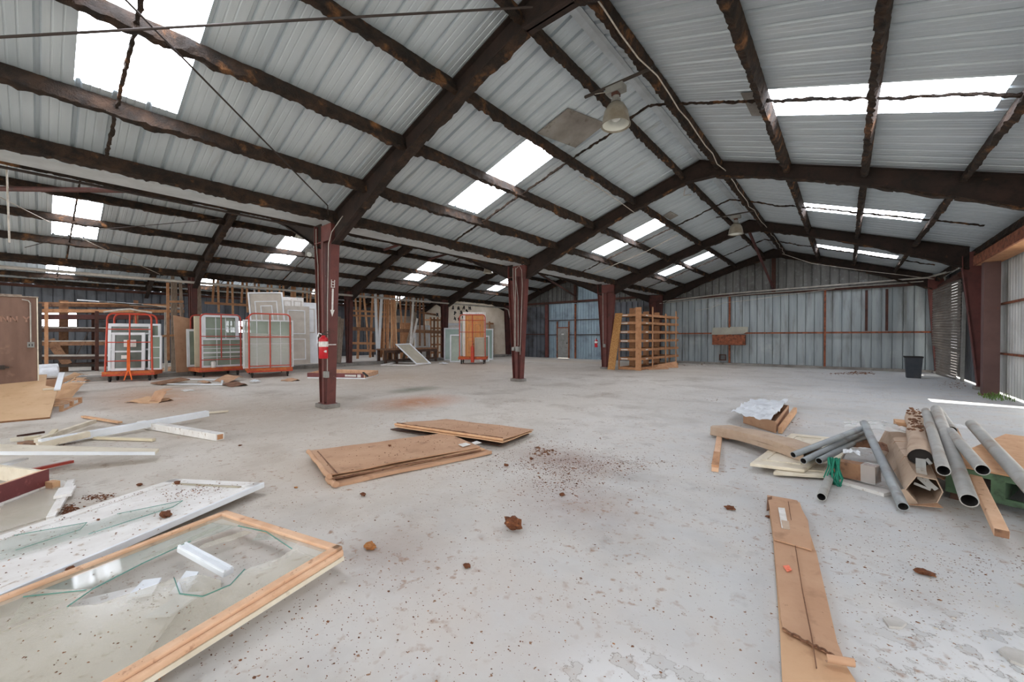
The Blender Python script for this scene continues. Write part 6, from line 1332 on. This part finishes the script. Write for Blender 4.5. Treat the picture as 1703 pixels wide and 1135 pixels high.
slat_rack('slatted timber rack behind the trolleys with leaning divider strips', [(340, 504, 412, 508, .10, 'wood', .03), (412, 511, 522, 518, .10, 'wood_old', .03), (278, 502, 305, 502, .08, 'wood', 0), (400, 545, 530, 547, .12, 'wood', .05), (400, 548, 530, 550, .06, 'wood_old', .05), (405, 570, 530, 571, .09, 'wood_grey', .05), (405, 585, 530, 586, .10, 'wood', .05), (405, 598, 530, 598, .07, 'wood_dark', .05), (262, 560, 318, 556, .08, 'wood', .0)], sl+[(515, 520, 513, 548, .06), (519, 522, 519, 548, .06), (525, 520, 526, 548, .06), (504, 548, 504, 600, .07, 'wood_dark'), (516, 548, 516, 600, .07, 'wood_dark'), (527, 548, 527, 600, .07, 'wood_dark')])
sl2 = []
for (x0, y0, x1, y1, w_, m) in ((230, 140, 262, 570, .09, 'wood_light'), (300, 110, 285, 570, .12, 'wood'), (335, 115, 385, 590, .10, 'wood_light'), (455, 125, 432, 600, .13, 'wood'), (515, 140, 535, 600, .10, 'wood'), (605, 140, 590, 580, .12, 'wood'), (790, 170, 835, 760, .10, 'wood'), (880, 180, 850, 590, .10, 'wood'), (925, 180, 950, 800, .11, 'wood_old'), (1005, 190, 975, 600, .10, 'wood_old'), (1045, 190, 1045, 800, .12, 'wood_old'), (1085, 190, 1110, 800, .12, 'wood_old'),
                             (275, 600, 262, 960, .13, 'wood_gold'), (375, 600, 390, 840, .08, 'wood'), (432, 600, 420, 945, .13, 'wood_gold'), (455, 640, 455, 940, .08, 'wood_dark'), (575, 600, 555, 945, .15, 'wood_gold'), (535, 600, 535, 840, .06, 'wood')):
    sl2.append((560+x0/7.56, 470+y0/7.56, 560+x1/7.56, 470+y1/7.56, w_, m))
slat_rack('slatted timber rack between the two dark columns behind the workbench', [(585, 547, 737, 553, .20, 'wood_old', .06), (585, 525, 643, 527, .10, 'wood_gold', .03), (585, 517, 643, 520, .10, 'wood', .02), (700, 520, 725, 524, .12, 'wood_old', 0), (582, 571, 640, 572, .13, 'wood_gold', .05), (582, 583, 645, 584, .14, 'wood_gold', .05), (655, 530, 702, 532, .42, 'drywall', -.6)], sl2)
def lean_plank(u0, v0, u1, v1, w_, m, label, x=XS+.25, th=.03, nm='timber_plank', cat='plank', group=None):
    a, c = onx(u0, v0, x-.1), onx(u1, v1, x+.1); c.z = .16; mb = MB(); mb.bar(a, c, w_, th, (1, 0, 0)); return tag(mb.build(nm, m, loc=c), label, cat, group)
lean_plank(624, 488, 628, 604, .16, 'white_paint', 'left one of two tall white trim boards in the slat rack', nm='white_board', cat='board')
lean_plank(635, 488, 629, 604, .16, 'white_paint', 'right one of two tall white trim boards in the slat rack', nm='white_board', cat='board')
for i, (u, du, m) in enumerate(((640, -1, 'wood'), (643.5, 0, 'wood_gold'), (647, -1.2, 'wood'), (650.5, .6, 'wood_light'), (653, 1.6, 'wood'), (656, 2.2, 'wood_light'))):
    lean_plank(u, 487+2*(i % 2), u+du*2, 604, .115, m, 'tall plank in the leaning bundle at the left end of the workbench', group='tall planks leaning in a bundle behind the workbench', x=XS+.22+.04*i)
lean_plank(662, 490, 645, 604, .11, 'cream', 'pale strip leaning right of the tall plank bundle')
lean_plank(688, 493, 681, 603, .14, 'white_dirty', 'white strip hanging right of the rack skylight', nm='white_board', cat='board')
lean_plank(691, 520, 671, 603, .20, 'wood_grey', 'grey board leaning behind the workbench')
lean_plank(694, 530, 679, 603, .14, 'white_dirty', 'white board leaning behind the workbench beside the grey board', nm='white_board', cat='board')
lean_plank(563, 527, 561, 602, .24, 'wood_grey', 'wide grey weathered plank leaning at the farther column, left of two', x=XS+.5)
lean_plank(569, 530, 564, 600, .20, 'wood_grey', 'narrow grey weathered plank leaning at the farther column, right of two', x=XS+.55)
lean_plank(556, 480, 562, 602, .10, 'wood', 'thin plank showing high behind the nearest column')
lean_plank(420, 466, 446, 600, .05, 'white_paint', 'thin white strip leaning in the slat rack above the grey panelled door', nm='white_board', cat='board')
# white panels and gypsum boards further back
def back_panel(u0, v0, u1, v1, x, m, label, th=.05, nm='loose_sheet', cat='panel', frame=None):
    a, b = aX(u0, v1, x), aX(u1, v1, x); z1_ = aX(u0, v0, x).z; z0_ = 0.
    t_ = thing(nm, label, cat, (x, (a.y+b.y)/2, z0_)); mb = MB(); mb.box(x-th, a.y, z0_, x, b.y, z1_); mb.build('panel', m, t_)
    if frame:
        f, I = frame_mb((x, a.y, z0_), (x, b.y, z0_), (x, b.y, z1_), (x, a.y, z1_), .10, (.03, 0, 0)); f.build('frame', frame, t_)
    return t_
back_panel(690, 541, 715, 590, -20.9, 'white_dirty', 'white framed panel standing behind the right end of the workbench', frame='white_paint')
back_panel(682, 548, 700, 590, -21.3, 'cream', 'cream panel standing behind the white framed panel')
back_panel(666, 536, 684, 585, -23.5, 'wood_gold', 'orange brown plywood panel far behind the workbench', nm='plywood_sheet')
# ---- workbench
t = thing('workbench', 'long rough dark wooden workbench by the farther column row', 'workbench', (-19.2, 14, 0)); bx_ = -19.15
def yv(u): d_ = ray(u, 600); return bx_*d_.y/d_.x
ya, yb_ = yv(640), yv(729)
mb = MB(); mb.box(bx_-.85, ya, .76, bx_, yb_, .84); mb.build('top', 'wood_old', t, bevel=.006)
mb = MB(); mb.box(bx_-.06, ya+.05, .62, bx_-.02, yb_-.05, .76); mb.build('apron', 'wood_dark', t)
for f in (.03, .22, .80, .97):
    y = ya+(yb_-ya)*f
    for x in (bx_-.10, bx_-.78):
        mb = MB(); mb.box(x-.05, y-.06, 0 if x > -19.4 else .15, x+.05, y+.06, .76); mb.build('leg', 'wood_dark', t)
mb = MB(); mb.box(bx_-.12, ya+.1, .16, bx_-.06, yb_-.1, .26); mb.build('stretcher', 'wood_dark', t)
# ---- far shelving at left
XA = -25.6
def ax_(u, v): return aX(u, v, XA)
t = thing('timber_shelving', 'long timber and steel shelving between booth and left trolley', 'shelving', (XA, 3, 0), 'open timber shelving')
for (u, v0, v1, w_, m, dx) in ((77, 503, 612, .11, 'wood_gold', .02), (107, 498, 612, .28, 'wood_old', -.7), (157, 515, 612, .10, 'rust_dark', -.7), (161, 518, 606, .12, 'rust_dark', .0), (226, 500, 612, .16, 'wood_old', 0), (302, 516, 610, .14, 'wood_old', 0), (66, 505, 612, .12, 'dark_steel', .0)):
    a, c = ax_(u, v0), ax_(u, v1); a.x += dx; c.x += dx; c.z = 0; mb = MB(); mb.bar(a, c, w_, .08, (1, 0, 0)); mb.build('upright', m, t)
for (v, v2, h_, m) in ((506, 509, .18, 'wood_old'), (517, 518, .14, 'wood_gold'), (527, 528, .20, 'primer_dark'), (545.5, 547, .08, 'light_rail'), (549, 549.5, .16, 'wood_dark'), (568, 567, .06, 'light_rail'), (572, 571, .17, 'wood_old'), (592, 591, .09, 'light_rail'), (596, 595, .14, 'wood_dark'), (609, 607, .12, 'dark_steel')):
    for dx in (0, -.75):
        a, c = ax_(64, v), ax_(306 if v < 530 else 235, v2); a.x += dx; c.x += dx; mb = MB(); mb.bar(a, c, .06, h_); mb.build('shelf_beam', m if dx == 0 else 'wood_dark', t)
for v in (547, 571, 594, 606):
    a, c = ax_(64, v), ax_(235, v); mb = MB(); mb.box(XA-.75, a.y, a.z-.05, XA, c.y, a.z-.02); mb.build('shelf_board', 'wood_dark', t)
a, c = ax_(82, 565), ax_(112, 606); mb = MB(); mb.bar(a, c, .30, .05, (1, 0, 0)); mb.build('slanted_board', 'wood_old', t)
a, c = ax_(148, 550), ax_(120, 607); mb = MB(); mb.bar(a, c, .035, .035, (1, 0, 0)); mb.build('brace_bar', 'dark_steel', t)
for i, (u0, v0, u1, v1, m, lb) in enumerate(((128, 499, 238, 507, 'white_paint', 'long thin white strip on top of the far shelving, uppermost'), (165, 502, 262, 510, 'light_rail', 'long pale strip on top of the far shelving reaching the trolley'), (180, 505, 280, 509, 'wood_light', 'pale stick on top of the far shelving'), (100, 503, 235, 507, 'wood', 'long board lying along the top of the far shelving'), (215, 507, 305, 513, 'light_rail', 'thin pale strip right of the rope topped trolley'))):
    a, c = aX(u0, v0, XA+.2), aX(u1, v1, XA+.2); mb = MB(); mb.bar(a, c, .10, .05); tag(mb.build('trim_strip', m, loc=a), lb, 'strip')
# ladder like white frame and posts left of the middle trolley
for (u, v0, v1, w_, m, lb) in ((276, 520, 598, .10, 'light_rail', 'thin white post left of the middle trolley'), (287, 455, 600, .11, 'wood_grey', 'tall brown post left of the middle trolley'), (292, 470, 600, .10, 'wood_grey', 'thin grey post beside the tall brown post')):
    a, c = aX(u, v0, -22.3), aX(u, v1, -22.3); c.z = 0; mb = MB(); mb.bar(a, c, w_, .06, (1, 0, 0)); tag(mb.build('timber_post', m, loc=c), lb, 'post')
# racks at the far right of the middle span
for (u0, u1, v0, v1, x, n_, k, lb) in ((814, 840, 535, 589, -21.5, 4, 4, 'dark timber rack far behind the glass doors right of the far trolley'), (716, 740, 528, 592, -22.0, 5, 4, 'timber rack behind the second dark column left of the far trolley')):
    t = thing('timber_rack', lb, 'timber rack', aX((u0+u1)/2, v1, x), 'open timber racks')
    for i in range(n_):
        u = u0+(u1-u0)*i/(n_-1); a, c = aX(u, v0, x), aX(u, v1, x); c.z = 0; mb = MB(); mb.bar(a, c, .10, .08, (1, 0, 0)); mb.build('upright', ('wood_gold', 'wood_old')[i % 2], t)
    for i in range(k+1):
        v = v0+(v1-v0)*(i+.25)/(k+.6); a, c = aX(u0, v, x), aX(u1, v, x); mb = MB(); mb.box(x-.8, a.y, a.z-.07, x+.02, c.y, a.z+.03); mb.build('shelf', 'wood_gold', t)
# plywood cupboards behind
mb = MB(); a, c = aX(818, 538, -23.5), aX(838, 590, -23.5); mb.box(-24, a.y, 0, -23.5, c.y, a.z); tag(mb.build('plywood_sheet', 'wood_gold', loc=(-23.7, a.y, .15)), 'orange brown plywood behind the far timber rack', 'panel')
# faded strokes of lettering on the block wall
mb = MB(); rnd = random.Random(17)
def wallp(u, v): return aY(u, v, YB-.0)
for (u, v) in ((753, 512), (757, 521), (762, 513), (767, 520), (771, 512), (776, 518), (781, 513), (756, 530), (763, 531), (770, 529), (777, 527), (735, 512), (727, 524), (775, 524), (783, 523), (790, 524), (797, 525)):
    for k in range(2):
        a = wallp(u+rnd.uniform(-1.5, 1.5), v-3); b = wallp(u+rnd.uniform(-2.5, 2.5), v+3); mb.bar(a, b, .10, .004, (0, 1, 0))
    a = wallp(u-1.5, v+rnd.uniform(-2, 2)); b = wallp(u+2, v+rnd.uniform(-2, 2)); mb.bar(a, b, .09, .004, (0, 1, 0))
wl = mb.build('lettering', 'ink', parent=bpy.data.objects['wall_back_far']); wl['kind'] = 'stuff'; wl['label'] = 'faded illegible black lettering'
# ---- tall wood rack by the third column, chipboard sheet against it
rx0, rx1, ry0, ry1 = -7.90, -6.95, 17.0, 21.3
t = thing('wood_rack', 'tall wooden storage rack with seven tiers right of the third column', 'timber rack', (-7.5, 19, 0))
tiers = (.07, .50, .91, 1.30, 1.70, 2.10, 2.45)
def skew(x, y): return x+(y-17)*.07
for z in tiers:
    for nm, pts in (('end_board', ((rx0, ry0), (rx1, ry0))), ('side_board', ((rx1, ry0), (rx1, ry1))), ('side_board', ((rx0, ry0), (rx0, ry1))), ('end_board', ((rx0, ry1), (rx1, ry1)))):
        (a, b), (c, d) = pts; mb = MB(); mb.bar((skew(a, b), b, z), (skew(c, d), d, z), .04, .11); mb.build(nm, 'wood_gold', t)
    mb = MB(); mb.slab([(skew(rx0, ry0+.05), ry0+.05, z-.02), (skew(rx1, ry0+.05), ry0+.05, z-.02), (skew(rx1, ry1), ry1, z-.02), (skew(rx0, ry1), ry1, z-.02)], (0, 0, .018)); mb.build('shelf', 'wood_old', t)
for (x, y, z1_, w_, m) in ((rx1-.02, ry0-.05, 2.78, .26, 'wood_gold'), (rx0, ry0, 2.45, .08, 'wood_gold'), (rx1+.03, 18.25, 2.86, .09, 'wood'), (rx1+.03, 19.7, 2.60, .09, 'wood'), (rx1+.03, 20.95, 2.78, .09, 'wood'), (rx0, 18.25, 2.85, .28, 'wood_gold'), (rx0, 19.7, 2.75, .28, 'wood_gold'), (rx0, 20.95, 2.75, .28, 'wood_gold'), (rx0+.5, 21.3, 2.5, .1, 'wood')):
    mb = MB(); x = skew(x, y)
    if w_ > .2: mb.box(x-w_/2, y-.02, 0, x+w_/2, y+.02, z1_)
    else: mb.box(x-.02, y-w_/2, 0, x+.02, y+w_/2, z1_)
    mb.build('upright', m, t)
mb = MB()
for z in tiers[1:]: mb.box(rx0+.1, ry0-.026, z-.03, rx0+.42, ry0-.021, z+.02); mb.box(skew(rx1, 17.7)+.021, 17.55, z-.03, skew(rx1, 17.7)+.028, 17.95, z+.02)
mb.build('paper_labels', 'label_white', t)
for (pts, lb) in ((((-6.9, 18.4, .02), (-6.1, 19.6, .02), (-6.25, 19.8, .30), (-6.95, 18.7, .14)), 'loose board slumped at the right foot of the tall rack'), (((-6.75, 17.6, .02), (-6.2, 18.6, .02), (-6.5, 18.9, .05), (-6.95, 17.8, .05)), 'flat loose board on the floor at the right foot of the tall rack')):
    quad_board('loose_board', pts, .025, 'wood', lb, 'board')
q = [fl(1016.5, 614), fl(1030.5, 615.5), aX(1035, 521, -8.12), aX(1023, 521, -8.5)]
t = thing('chipboard_sheet', 'rough orange chipboard sheet leaning on the left end of the tall rack', 'board', (q[0].x, q[0].y, 0))
p1_, p2_ = Vector((-8.28, 16.62, 0)), Vector((-7.92, 16.58, 0)); pa_, pb_ = aY(1035, 521, 16.9), aY(1023, 521, 16.92)
mb = MB(); mb.slab([p1_, p2_, pa_, pb_, pb_.lerp(p1_, .62)+Vector((-.02, 0, 0))], (.0, .03, 0)); mb.build('sheet', 'osb', t)
